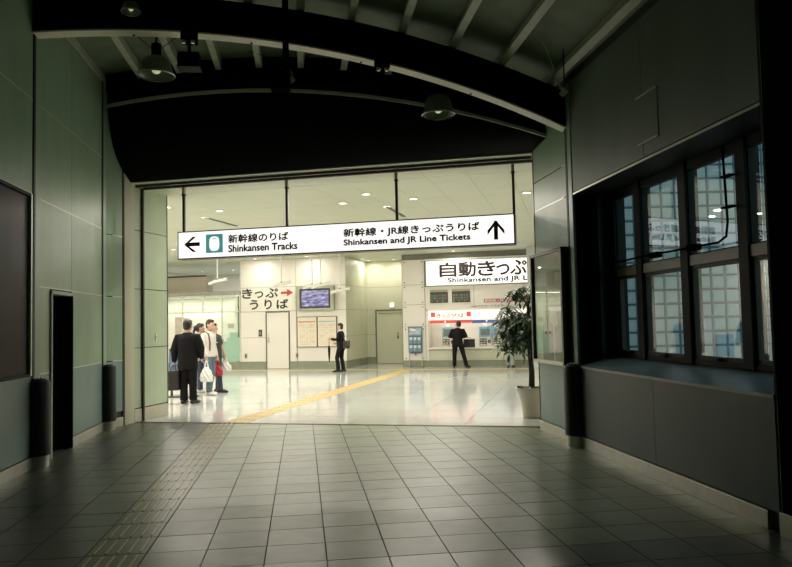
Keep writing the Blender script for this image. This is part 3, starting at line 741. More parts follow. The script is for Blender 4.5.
# television
tv = hthing('wall_television', 'flat television in a pale green surround on the back wall', 'television', -8.18, VB, 2.43)
f = MB().box(-.68, -.56, -.20, 0, -.42, .42, .01).box(.56, .68, -.20, 0, -.42, .42, .01).box(-.56, .56, -.20, 0, .33, .42, .005).box(-.56, .56, -.20, 0, -.42, -.35, .005)
f.build('surround', mat('surround_green', (.36, .38, .27), .4, var=.05), tv)
MB().box(-.56, .56, -.17, 0, -.35, .33).build('bezel', mat('bezel_navy', (.03, .03, .06), .3), tv)
def screen_mat():
    m = bpy.data.materials.new('screen_picture'); m.use_nodes = True; nt = m.node_tree; b = nt.nodes['Principled BSDF']
    tc = nt.nodes.new('ShaderNodeTexCoord'); mp = nt.nodes.new('ShaderNodeMapping'); mp.inputs['Scale'].default_value = (3, 1, 9)
    nz = nt.nodes.new('ShaderNodeTexNoise'); nz.inputs['Scale'].default_value = 1.6; nz.inputs['Detail'].default_value = 6; rp = nt.nodes.new('ShaderNodeValToRGB')
    e = rp.color_ramp.elements; e[0].position = .36; e[0].color = (.10, .09, .22, 1); e[1].position = .66; e[1].color = (.62, .60, .74, 1)
    k = rp.color_ramp.elements.new(.52); k.color = (.28, .26, .46, 1)
    nt.links.new(tc.outputs['Object'], mp.inputs[0]); nt.links.new(mp.outputs[0], nz.inputs['Vector']); nt.links.new(nz.outputs['Fac'], rp.inputs['Fac'])
    nt.links.new(rp.outputs[0], b.inputs['Emission Color']); b.inputs['Emission Strength'].default_value = .9; b.inputs['Base Color'].default_value = (.02, .02, .03, 1)
    b.inputs['Roughness'].default_value = .2
    return m
MB().box(-.49, .49, -.176, -.17, -.28, .27).build('screen', screen_mat(), tv)

# notice boards
def notice(u0, u1, label, bar_m):
    n = hthing('notice_board', label, 'notice board', (u0 + u1) / 2, VB, .74, group='notice boards under the television')
    w = (u1 - u0) / 2; h = 1.06
    MB().box(-w, w, -.05, 0, 0, h).build('backboard', M_dkpost, n)
    MB().box(-w + .02, w - .02, -.056, -.05, .02, h - .02).build('paper', mat('notice_paper', (.74, .68, .55), .6, var=.03), n)
    MB().box(-w + .05, w - .06, -.059, -.056, h - .20, h - .16).build('heading_bar', bar_m, n)
    ln = MB()
    for k in range(4): ln.box(-w + .06, w - .06, -.058, -.056, .10 + k * .19, .112 + k * .19)
    ln.box(-.006, .006, -.058, -.056, .1, h - .24).build('table_lines', mat('faint_orange_print', (.62, .48, .36), .6), n)
    for k in range(4):
        for q in (-1, 1): MB().box(q * w * .48 - w * .3, q * w * .48 + w * .3, -.0575, -.056, .145 + k * .19, .235 + k * .19).build('timetable_block', mat('faint_print', (.68, .60, .47), .6), n)
notice(-8.90, -8.165, 'framed timetable notice with red heading bar, left of the pair', mat('red_bar', (.60, .20, .16), .5))
notice(-8.155, -7.45, 'framed timetable notice with blue-green heading bar, right of the pair', mat('teal_bar', (.30, .48, .48), .5))
for u, z, lb in ((-10.30, 1.26, 'dark intercom plate on the cream wall beside the door'), (-10.86, .46, 'small grey socket plate low on the wall left of the cream door'), (-8.93, .46, 'small grey socket plate low on the wall right of the cream door')):
    big = z > 1
    s = hthing('wall_plate', lb, 'wall plate', u, VB, z)
    a = (.065, .12) if big else (.045, .085)
    MB().box(-a[0], a[0], -.025, 0, -a[1], a[1], .005).build('plate', M_dkpost if big else mat('grey_plate', (.35, .34, .27), .4), s)
    MB().box(-a[0] * .5, a[0] * .5, -.03, -.024, -a[1] * .5, a[1] * .4).build('insert', M_seam if big else M_dkpost, s)

# ---- ticket machine block
VT = 14.0
tk = thing('wall_ticket', 'cream ticket machine wall with bolted pilaster and machine niche', 'wall', HW(0, VT, 0), -A, kind='structure')
MB().box(-5.21, -4.42, .02, 2.3, 0, ZC).build('pilaster_core', M_seam, tk)
bolt = MB().lathe([(.022, 0), (.018, .012), (.0, .014)], 10).mesh('bolt'); bolt.materials.append(M_dkpost)
for z0, z1 in ((.22, 1.37), (1.37, 2.12), (2.12, 2.80), (2.80, 3.66)):
    p = MB().box(-5.21 + .006, -4.43 - .006, 0, .02, z0 + .006, z1 - .006).build('panel', M_hwall, tk)
    for du in (-5.13, -4.51):
        for zz in (z0 + .08, z1 - .08): inst('bolt', bolt, p, (du, 0, zz), (pi / 2, 0, 0))
for z0, z1 in ((.22, 2.02), (2.02, 2.87), (2.87, ZC)): MB().box(-5.23, -5.21, .02, 2.6, z0 + .005, z1 - .005).build('side_panel', M_hgreen, tk)
MB().box(-5.225, -4.42, -.012, .02, 0, .21).build('skirting', M_hbase, tk)
MB().box(-4.42, .95, .02, .25, 1.98, ZC).build('upper_core', M_seam, tk)
for u0, u1 in ((-4.42, -2.75), (-2.75, -1.1), (-1.1, .95)): MB().box(u0 + .006, u1 - .006, 0, .02, 1.95, 2.72).build('panel', M_hwall, tk)
MB().box(-4.42, .95, .03, .2, 3.6, ZC).build('top_panel', M_hgreen, tk)
MB().box(-4.42, -4.33, 0, .75, .22, 1.95).build('niche_cheek', M_hwall, tk)
MB().box(-4.42, .95, .62, .75, .2, 1.98).build('niche_back', M_lit if False else M_white, tk)
MB().box(-4.42, .95, .0, .62, 1.90, 1.95).build('niche_top', M_white, tk)
MB().box(-4.34, .95, -.10, .62, .60, .645, .008).build('counter', M_white, tk)
MB().box(-4.42, .95, .02, .75, .205, .60).build('counter_front', M_hgreen, tk)
MB().box(-4.42, .95, .0, .62, .0, .205).build('plinth', M_hbase, tk)
MB().box(-4.34, .95, -.01, .0, .20, .215).build('plinth_line', M_seam, tk)
MB().box(-4.42, .95, -.06, .0, 3.60, 3.66).build('sign_soffit', M_white, tk)
# niche light
t = hthing('strip_light', 'lit strip lamp along the top of the ticket machine niche', 'strip light', -1.9, VT + .22, 1.895)
MB().box(-2.4, 2.4, -.03, .03, -.03, 0).build('diffuser', M_lit, t)
la = bpy.data.lights.new('niche_lamp', 'AREA'); la.shape = 'RECTANGLE'; la.size = 4.6; la.size_y = .06; la.energy = 12; la.color = (1, .9, .78)
lo = bpy.data.objects.new('lamp', la); C.objects.link(lo); lo.parent = t; lo.location = (0, 0, -.035)
# header band inside the niche
hb = hthing('header_sign', 'lit white header with red letters over the ticket machines', 'sign', 0, VT + .02, 0)
MB().box(-4.33, .93, 0, .08, 1.58, 1.89).build('panel', M_lit, hb)
MB().box(-4.27, -2.85, -.006, .08, 1.47, 1.57).build('red_band', M_redl, hb); MB().box(-2.84, -1.2, -.006, .08, 1.45, 1.555).build('navy_band', M_navyl, hb); MB().box(-1.19, .93, -.006, .08, 1.45, 1.555).build('white_band', M_lit, hb)
for u in (-3.75, -2.35): MB().ball((u, -.008, 1.52), (.03, .006, .03)).build('band_dot', M_lit, hb)
for i, ch in enumerate('きっぷうりば'): text('lettering', ch, -4.03 + i * .155, -3.90 + i * .155, 1.65, 1.79 if ch != 'っ' else 1.74, -.002, M_red, hb, .02)
for u0 in (-4.24, -3.02): MB().box(u0, u0 + .15, -.004, 0, 1.68, 1.84).build('red_block', M_redl, hb)
o = MB().lathe([(.07, 0), (.07, .004), (.001, .004)], 20).build('blue_disc', mat('lit_sky_print', (.2, .6, .7), .5, emit=.4), hb); o.location = (-1.83, 0, 1.76); o.rotation_euler = (pi / 2, 0, 0)
# machines
def machine(u, label):
    m = hthing('ticket_machine', label, 'ticket machine', u, VT + .40, .645, group='ticket machines in the niche')
    MB().box(-.222, .222, .0, .215, 0, .80, .01).build('body', M_white, m)
    MB().box(-.215, .215, -.02, .01, .31, .80, .01).build('screen_surround', mat('white_hood', (.82, .80, .76), .4), m)
    s = MB().box(-.21, .21, -.035, -.015, .33, .68, .008).build('screen_frame', mat('sky_blue_frame', (.22, .48, .62), .4), m)
    MB().box(-.16, .16, -.042, -.034, .38, .61).build('screen', mat('grey_screen', (.16, .20, .19), .25), s)
    k = MB().box(-.20, .04, -.03, .01, .05, .28, .006).build('payment_panel', mat('dark_payment', (.06, .06, .05), .4), m)
    for a, b in ((-.18, .20), (-.06, .20), (-.18, .11), (-.08, .12)): MB().box(a, a + .08, -.036, -.03, b, b + .05).build('slot', M_steel, k)
    MB().box(-.18, .02, -.045, -.03, .06, .09).build('ticket_tray', M_white, k)
    p = MB().box(.08, .19, -.026, .0, .12, .24, .004).build('coin_panel', M_seam, m)
    MB().box(.10, .12, -.03, -.026, .15, .21).build('coin_slot', M_black, p)
    MB().box(-.06, .05, -.026, -.02, .72, .78).build('notice', M_lit, m)
    MB().box(.15, .2, -.026, -.02, .27, .30).build('red_notice', M_red, m)
for u, lb in ((-3.72, 'ticket machine at the left end, partly behind the man in black'), (-2.94, 'ticket machine hidden behind the man in black suit'), (-2.45, 'ticket machine just right of the man in black suit'), (-1.99, 'ticket machine with blue framed screen left of the plant leaves'), (-1.2, 'ticket machine mostly hidden behind the plant')):
    if u != -2.94: machine(u, lb)
# big ticket sign
sg = hthing('ticket_sign', 'large lit white sign with big brown Japanese letters over the ticket machines', 'sign', 0, VT - .10, 0)
MB().box(-4.36, .88, 0, .10, 2.74, 3.59, .004).build('case', M_white, sg); MB().box(-4.33, .85, -.006, 0, 2.765, 3.565).build('face', M_signface2, sg)
for (a, b), ch in zip(((-3.87, -3.31), (-3.22, -2.66), (-2.58, -2.00), (-1.96, -1.54), (-1.50, -.98), (-.86, -.40), (-.28, .16), (.26, .76)), '自動きっぷうりば'):
    zz = (3.03, 3.50) if ch != 'っ' else (3.04, 3.38)
    text('lettering', ch, a, b, zz[0], zz[1], -.010, M_ink, sg, .034)
text('lettering', 'Shinkansen and JR Line Tickets', -3.60, .50, 2.79, 2.985, -.010, M_ink, sg, .045)
for u in (-4.28, .80):
    for z in (2.82, 3.50): inst('bolt', bolt, sg, (u, -.006, z), (pi / 2, 0, 0))
# fare displays
for u0, u1, lb in ((-4.24, -3.63, 'dark fare display with green figures, left of the two'), (-3.49, -2.88, 'dark fare display with red and green figures, right of the two')):
    f = hthing('fare_display', lb, 'display', u0, VT - .03, 2.16, group='fare displays below the ticket sign')
    w = u1 - u0
    MB().box(0, w, 0, .03, 0, .37, .004).build('case', M_dkpost, f); MB().box(0, w, -.02, .03, .39, .44).build('title_strip', mat('olive_strip', (.35, .32, .18), .5), f)
    for k in range(6):
        c = [(.04, .16, .10), (.10, .20, .15), (.22, .10, .05)][(k + (u0 > -3.6)) % 3]
        MB().box(.03 + k * (w - .06) / 6, .03 + (k + .72) * (w - .06) / 6, -.004, 0, .03 + .05 * (k % 2), .30).build('figure_column', mat('led_%d' % int(c[0] * 100 + c[1] * 10), c, .5, emit=.2, ecol=c), f)
    for k in range(3): MB().box(.03, w - .03, -.006, -.003, .10 + k * .09, .125 + k * .09).build('divider', M_dkpost, f)
pb = hthing('wall_lettering', 'pink lettered strip on the wall beside the plant top', 'sign', 0, VT - .012, 0)
MB().box(-2.42, -.4, 0, .012, 2.13, 2.25).build('strip', mat('pink_strip', (.50, .14, .22), .5, var=.3, scale=12), pb)
text('lettering', '新幹線・特急券・定期券もどうぞ', -2.39, -.5, 2.145, 2.235, -.001, M_white, pb, .01)
text('lettering', 'Suicaでもカードをお買いいただけます', -2.85, -1.0, 1.99, 2.05, 0, mat('blue_ink', (.05, .08, .12), .5), pb, .0)

# leaflet rack
lr = hthing('leaflet_rack', 'blue leaflet stand with six pockets against the cream pilaster', 'leaflet stand', -4.78, VT - .13, 0)
MB().box(-.24, .24, .06, .09, .47, 1.37, .005).build('back_panel', mat('blue_print', (.09, .17, .26), .5, var=.15), lr)
MB().box(-.215, .215, .052, .06, 1.08, 1.34).build('picture', mat('pale_blue_picture', (.32, .42, .48), .5, var=.5, scale=9), lr)
MB().box(-.18, .02, .048, .052, 1.23, 1.29).build('caption_block', M_white, lr); MB().box(-.18, .16, .048, .052, 1.15, 1.165).build('caption_line', M_white, lr)
for r in range(2):
    for k in range(3):
        x = -.205 + k * .14; z = .53 + r * .27
        p = MB().box(x, x + .125, .0, .06, z, z + .12, .004).build('pocket', mat('clear_blue_pocket', (.18, .28, .36), .3), lr)
        MB().box(x + .012, x + .112, .02, .05, z + .01, z + .215).build('leaflet', mat('pale_leaflet', (.60, .68, .70), .6, var=.2, scale=20), p)
for s in (-.22, .22): MB().box(s - .012, s + .012, .05, .08, 0, .5).build('leg', M_steel, lr)
MB().box(-.24, .24, -.02, .10, 0, .025, .004).build('foot', M_seam, lr); MB().box(-.03, .03, .02, .06, .40, .47).build('clip', M_seam, lr)

# pillar near the right end of the back wall
pl = MB().box(-.30, .55, 0, .35, 0, ZC, .01).build('hall_pillar', mat('pale_blue_pillar', (.60, .64, .60), .4, var=.03)); pl.location = HW(-.62, 13.2, 0); pl.rotation_euler = (0, 0, -A)
tag(pl, 'pale pillar beside the right end of the large ticket sign', 'pillar', kind='structure')

# ---- far left: glazed shop front and header
sf = hthing('shop_front', 'glazed shop front with cream interior at the far left of the hall', 'shop front', 0, VB, 0)
MB().box(-16.0, -11.06, -.05, .12, 2.66, 2.78, .005).build('header_beam', mat('grey_beam', (.33, .32, .27), .5), sf)
for u in (-13.97, -13.36, -12.55, -11.80, -11.08): MB().box(u - .02, u + .02, 0, .05, 0 if u not in (-12.55,) else 2.05, 2.66).build('glazing_post', M_reglet, sf)
MB().box(-16, -11.06, 0, .05, 2.02, 2.07).build('transom', M_reglet, sf)
for u0, u1 in ((-16, -13.99), (-13.95, -13.38), (-13.34, -12.57), (-12.53, -11.82), (-11.78, -11.10)):
    MB().box(u0, u1, .02, .03, 2.07, 2.66).build('transom_pane', M_shopglass, sf)
MB().box(-11.78, -11.10, .02, .03, .27, 2.02).build('pane', M_shopglass, sf)
MB().box(-16, -11.06, -.012, .06, 0, .25).build('skirting', M_hbase, sf)
film = MB().box(-11.78, -11.10, .035, .04, .27, .95).box(-11.62, -11.10, .035, .04, .95, 1.12).box(-11.5, -11.2, .035, .04, 1.12, 1.30).build('frosted_film', M_frosty, sf)
MB().box(-11.57, -11.33, .035, .04, 1.45, 1.62).build('door_notice', mat('beige_notice', (.55, .47, .36), .6), sf)
MB().box(-16, -11.3, 1.3, 1.4, 0, 2.62).build('inner_wall', M_white, sf)
MB().box(-16, -11.06, .06, 1.4, 2.60, 2.64).build('inner_ceiling', M_white, sf)
MB().box(-11.3, -11.2, .06, 1.4, 0, 2.6).build('inner_side', M_white, sf)
MB().box(-13.34, -11.82, .1, .2, 1.86, 2.02).build('lit_fascia', M_lit, sf)
MB().box(-12.5, -11.82, .15, .6, .0, .98, .01).build('counter', M_white, sf)
MB().box(-12.1, -11.9, .2, .35, .98, 1.06, .01).build('till', M_dkpost, sf)
MB().box(-13.95, -13.40, .5, .55, .9, 1.9).build('poster', mat('cream_poster', (.62, .55, .45), .6, var=.15, scale=4), sf)
la = bpy.data.lights.new('shop_lamp', 'AREA'); la.shape = 'RECTANGLE'; la.size = 3.6; la.size_y = .5; la.energy = 34; la.color = (1, .92, .76)
lo = bpy.data.objects.new('lamp', la); C.objects.link(lo); lo.parent = sf; lo.location = (-13.4, .7, 2.58)
bk = MB().box(-2.0, 1.5, 0, .5, 2.70, 3.42, .01).build('bulkhead', mat('beige_bulkhead', (.50, .47, .37), .5, var=.04)); bk.location = HW(-14.2, 14.2, 0); bk.rotation_euler = (0, 0, -A)
tag(bk, 'beige bulkhead box above the shop front at the far left', 'bulkhead')
MB().box(-2.0, 1.5, -.03, 0, 3.38, 3.44).build('top_trim', M_dkpost, bk)

# CCTV cameras hung from the ceiling
def cctv(u, v, z, label, m=M_white, rot=0.0, group='ceiling hung cameras'):
    t = hthing('ceiling_camera', label, 'camera', u, v, z, rot, group)
    MB().tube([(0, 0, .05), (0, 0, ZC - z - .02)], .022, 10).build('drop_rod', m, t, True)
    MB().lathe([(.06, 0), (.06, .02)], 16, 0, 0, ZC - z - .02).build('ceiling_rose', m, t, True)
    MB().tube([(-.28, 0, -.06), (-.1, 0, .0), (.26, 0, .06)], [.045, .05, .05], 12, round_ends=True).build('camera_body', m, t, True)
    MB().tube([(.28, 0, .065), (.32, 0, .07)], [.055, .06], 12).build('hood', m, t, True)
    MB().tube([(0, 0, .0), (0, 0, .08)], .035, 10).build('swivel', M_seam, t, True)
cctv(-10.6, 11.0, 2.97, 'white camera on a long drop rod left of the painted arrow sign')
cctv(-11.9, 9.5, 3.10, 'grey camera on a thin drop rod below the left end of the hanging sign', M_seam, .9)
cctv(-8.9, 12.2, 2.88, 'white camera on a drop rod in front of the painted arrow sign', M_white, .2)
cctv(-7.75, 12.0, 2.78, 'white camera on a drop rod in front of the television, left', M_white, .1)
cctv(-7.45, 12.0, 2.78, 'white camera on a drop rod in front of the television, right', M_white, .3)
cctv(-7.0, 12.6, 2.62, 'white camera on a drop rod just right of the television', M_white, .2)

# ================================================================== HANGING SIGN
VS = .30
hs = hthing('hanging_sign', 'long lit white hanging sign with two arrows and Shinkansen track and ticket directions', 'sign', 0, VS, 0)
MB().box(-5.78, -.27, .0, .22, 2.63, 3.09, .006).build('case', M_dkpost, hs)
MB().box(-5.755, -.295, -.008, 0, 2.65, 3.07).build('face', M_signface, hs)
MB().box(-5.755, -.295, .22, .228, 2.65, 3.07).build('rear_face', M_signface, hs)
for u in (-5.72, -3.89, -2.08, -.29):
    MB().box(u - .02, u + .02, .088, .128, 3.09, 3.70, .003).build('hanger', M_dkpost, hs)
    MB().box(u - .028, u + .028, .08, .136, 3.70, 3.73, .003).build('collar', M_dkpost, hs)
    MB().box(u - .022, u + .022, .086, .13, 3.73, 3.875).build('sleeve', M_hceil, hs)
Y_T = -.009
def arrow_left(x0, x1, zc, h, w):
    # shaft + two barbs
    m = MB().box(x0 + .02, x1, Y_T - .003, Y_T, zc - w / 2, zc + w / 2)
    for s in (-1, 1):
        m.prism_xz([(x0, zc), (x0 + w * .75, zc - s * w * .0), (x0 + h * .62 + w * 1.0, zc + s * h / 2), (x0 + h * .62 - w * .05, zc + s * h / 2)][::s], Y_T - .003, Y_T)
    return m
arrow_left(-5.65, -5.37, 2.87, .25, .062).build('left_arrow', M_ink, hs)
m = MB().box(-.585 + .0, -.525, Y_T - .003, Y_T, 2.71, 2.985)
for s in (-1, 1):
    cx, zt, w, h = -.555, 3.0, .062, .25
    m.prism_xz([(cx, zt), (cx + s * h / 2, zt - h * .62 + w * .05), (cx + s * h / 2, zt - h * .62 - w * 1.0), (cx, zt - w * .9)][::-s], Y_T - .003, Y_T)
m.build('up_arrow', M_ink, hs)
ic = MB().box(-5.26, -4.96, Y_T - .003, Y_T, 2.715, 3.02, .0).build('train_pictogram', M_teal, hs)
# rounded train nose
pts = []
for k in range(24):
    a = 2 * pi * k / 24; x = cos(a); z = sin(a)
    pts.append((-5.11 + .088 * (abs(x) ** .6) * (1 if x > 0 else -1), 2.865 + (.115 if z > 0 else .118) * (abs(z) ** .7) * (1 if z > 0 else -1)))
nose = MB().prism_xz(pts, Y_T - .006, Y_T - .003).build('train_nose', M_signface, ic)
MB().box(-5.145, -5.075, Y_T - .008, Y_T - .006, 2.935, 2.950).build('windscreen', M_teal, ic)
for x in (-5.135, -5.095): MB().box(x - .0, x + .016, Y_T - .008, Y_T - .006, 2.895, 2.905).build('headlight', M_teal, ic)
text('lettering', '新幹線のりば', -4.86, -3.83, 2.862, 2.995, Y_T, M_ink, hs, .034)
text('lettering', 'Shinkansen Tracks', -4.86, -3.68, 2.715, 2.825, Y_T, M_ink, hs, .05)
text('lettering', '新幹線・JR線きっぷうりば', -2.91, -.80, 2.845, 2.99, Y_T, M_ink, hs, .034)
text('lettering', 'Shinkansen and JR Line Tickets', -2.91, -.94, 2.705, 2.82, Y_T, M_ink, hs, .05)

# ================================================================== POSTER CASE on the right wall
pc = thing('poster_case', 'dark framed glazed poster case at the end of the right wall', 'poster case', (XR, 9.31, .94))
ya, yb, zh = -.62, .62, 1.47
MB().box(-.045, 0, ya, yb, 0, zh).build('back_box', M_dkpost, pc)
MB().box(-.10, 0, ya, ya + .05, 0, zh).build('side_frame', M_dkpost, pc); MB().box(-.10, 0, yb - .05, yb, 0, zh).build('side_frame', M_dkpost, pc)
MB().box(-.10, 0, ya + .05, yb - .05, 0, .04).build('bottom_rail', M_base, pc); MB().box(-.10, 0, ya + .05, yb - .05, zh - .04, zh).build('top_rail', M_dkpost, pc)
po = MB().box(-.05, -.045, ya + .05, yb - .05, .04, zh - .04).build('poster', mat('olive_poster', (.22, .24, .17), .6, var=.1), pc)  # backing sheet; its children paint the hall's reflection onto it
MB().box(-.052, -.05, ya + .05, yb - .05, .04, .80).build('painted_reflection', mat('pale_reflection_tone', (.44, .46, .36), .6, var=.12, scale=3), po)  # bright lower band of the hall's reflection, painted on
MB().box(-.053, -.05, -.45, .15, .835, .855).build('reflection_strip', mat('orange_reflection_tone', (.55, .28, .10), .5), po)  # orange line of the same painted reflection
M_fig = mat('reflected_figure', (.05, .055, .04), .6, var=.2, scale=8)  # two people of the hall's reflection, painted as flat dark shapes
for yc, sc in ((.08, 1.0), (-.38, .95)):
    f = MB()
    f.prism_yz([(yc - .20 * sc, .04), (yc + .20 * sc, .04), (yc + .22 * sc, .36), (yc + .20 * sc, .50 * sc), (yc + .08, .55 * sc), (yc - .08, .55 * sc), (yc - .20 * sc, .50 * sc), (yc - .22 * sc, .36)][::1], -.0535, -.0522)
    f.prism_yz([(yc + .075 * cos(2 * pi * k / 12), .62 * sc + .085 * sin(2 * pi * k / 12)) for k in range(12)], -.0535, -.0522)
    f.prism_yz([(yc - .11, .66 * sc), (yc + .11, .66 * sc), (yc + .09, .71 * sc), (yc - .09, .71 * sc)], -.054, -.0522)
    f.build('reflected_figure', M_fig, po)
MB().box(-.075, -.070, ya + .05, yb - .05, .04, zh - .04).build('glass_front', M_caseglass, pc)

# ================================================================== POTTED TREE
pt = thing('potted_tree', 'tall leafy potted tree in a cream tapered pot beside the right wall end', 'potted plant', HW(-.16, 1.17, 0))
MB().lathe([(.135, 0), (.15, .01), (.155, .05), (.165, .15), (.185, .26), (.215, .37), (.245, .43), (.25, .445), (.25, .46), (.235, .465), (.225, .45), (.21, .40)], 40).build('pot', M_pot, pt, True)
MB().lathe([(.001, .425), (.12, .43), (.213, .42)], 30, cap=False).build('soil', M_soil, pt, True)
MB().tube([(0, 0, .4), (.01, .0, .7), (-.01, .01, 1.05), (.0, .0, 1.35), (-.02, 0, 1.65), (-.01, .0, 1.85)], [.05, .045, .038, .034, .025, .012], 12).build('trunk', M_bark, pt, True)
def leaflet(mb, base, d, L, w):
    d = Vector(d).normalized(); sd = d.cross(Vector((0, 0, 1))).normalized(); vs = []
    for x, q in ((0, .05), (.3, .8), (.6, 1), (.85, .6), (1, .02)):
        c = Vector(base) + d * L * x - Vector((0, 0, .35 * L * x * x)); k = sd * w * q
        vs += [c - k - Vector((0, 0, .2 * w)), c, c + k - Vector((0, 0, .2 * w))]
    fs = []
    for i in range(4):
        a = i * 3; b = a + 3; fs += [(a, b, b + 1, a + 1), (a + 1, b + 1, b + 2, a + 2)]
    mb.add(vs, fs)
leaf_me = []                                # one leaf = a drooping spray of leaflets on a thin stalk
for q in M_leaf:
    lf = MB(); stalk = [(x, 0, .10 * x - .45 * x * x) for x in (0, .33, .66, 1)]
    lf.tube(stalk, [.012, .01, .008, .005], 5)
    for x in (.28, .46, .64, .82):
        for sg in (-1, 1): leaflet(lf, (x, 0, .10 * x - .45 * x * x), (.55, sg, -.1), .42 * (1.15 - .35 * x), .085)
    leaflet(lf, (1, 0, -.35), (1, 0, -.5), .40, .085)
    me = lf.mesh('leaf'); me.materials.append(q)
    for p in me.polygons: p.use_smooth = True
    leaf_me.append(me)
rnd = random.Random(11)
tips = []
for k in range(34):
    a = rnd.uniform(0, 2 * pi); z0 = rnd.uniform(1.2, 1.75); rr = rnd.uniform(.08, .34); dz = rnd.uniform(-.18, .24)
    if z0 < 1.35: dz = rnd.uniform(-.1, .1)
    tips.append((a, z0, rr, dz))
tips += [(pi * 1.0, 1.5, .34, .0), (pi * .9, 1.6, .33, .15), (pi * 1.1, 1.35, .36, -.1), (pi * .95, 1.75, .22, .24), (pi * 1.2, 1.75, .1, .3), (pi, 1.25, .3, -.05), (pi * 1.35, 1.45, .28, .1)]
for a, z0, rr, dz in tips:
    tip = Vector((rr * cos(a), rr * sin(a), z0 + dz))
    MB().tube([(-.01, 0, z0 - .08), (rr * .5 * cos(a), rr * .5 * sin(a), z0 + dz * .75 - .01), tip], [.009, .006, .004], 6).build('branch', M_bark, pt)
    nl = 5
    for i in range(nl):
        yaw = a + (i - (nl - 1) / 2) * (2 * pi * .82 / nl) + rnd.uniform(-.15, .15)
        inst('leaf', rnd.choice(leaf_me), pt, tip, (rnd.uniform(-.3, .3), rnd.uniform(-.1, .7), yaw), (rnd.uniform(.19, .29),) * 3)
for k in range(9):
    a = rnd.uniform(0, 2 * pi); rr = rnd.uniform(.05, .17)
    inst('leaf', rnd.choice(leaf_me), pt, (rr * cos(a), rr * sin(a), .43), (rnd.uniform(-.4, .4), rnd.uniform(-1.1, -.3), rnd.uniform(0, 6.3)), (.13, .13, .13))

# ================================================================== PEOPLE
def vl(a, b, t): return Vector(a).lerp(Vector(b), t)
def hand(mb, wr, d, nrm, side):
    """palm, four unequal bent fingers and a thumb; d = pointing direction, nrm = palm side, side = thumb side (+1/-1)"""
    d = Vector(d).normalized(); nrm = Vector(nrm); nrm = (nrm - d * nrm.dot(d)).normalized(); w = d.cross(nrm) * side
    wr = Vector(wr); pal = wr + d * .085
    mb.tube([wr - d * .02, wr + d * .03, pal], [(.027, .02), (.038, .017), (.040, .014)], 10, side=w, round_ends=True)
    for k, L in enumerate((.068, .078, .073, .058)):
        o = w * (.030 - k * .020); b = pal + o
        k1 = b + (d * .9 + nrm * .25).normalized() * L * .45; k2 = k1 + (d * .6 + nrm * .8).normalized() * L * .32; k3 = k2 + (d * .2 + nrm * 1).normalized() * L * .25
        mb.tube([b - d * .01, k1, k2, k3], [.0092, .0088, .0082, .007], 8, round_ends=True)
    tb = wr + d * .03 + w * .032
    t1 = tb + (d * .7 + w * .7 + nrm * .2).normalized() * .035; t2 = t1 + (d * .9 + w * .1 + nrm * .5).normalized() * .03
    mb.tube([tb - w * .012, t1, t2], [.012, .0105, .009], 8, round_ends=True)

BASE = dict(pelvis=(0, 0, .93), neck=(0, 0, 1.44), head=(0, .02, 1.585),
            hipL=(-.085, 0, .90), kneeL=(-.095, .02, .50), ankL=(-.10, -.01, .09), hipR=(.085, 0, .90), kneeR=(.095, .02, .50), ankR=(.10, -.01, .09),
            shL=(-.172, 0, 1.355), elL=(-.225, -.02, 1.12), wrL=(-.235, .05, .88), shR=(.172, 0, 1.355), elR=(.225, -.02, 1.12), wrR=(.235, .05, .88),
            dL=(0, .1, -1), nL=(1, 0, 0), dR=(0, .1, -1), nR=(-1, 0, 0), toeL=(-.12, .16, .03), toeR=(.12, .16, .03))

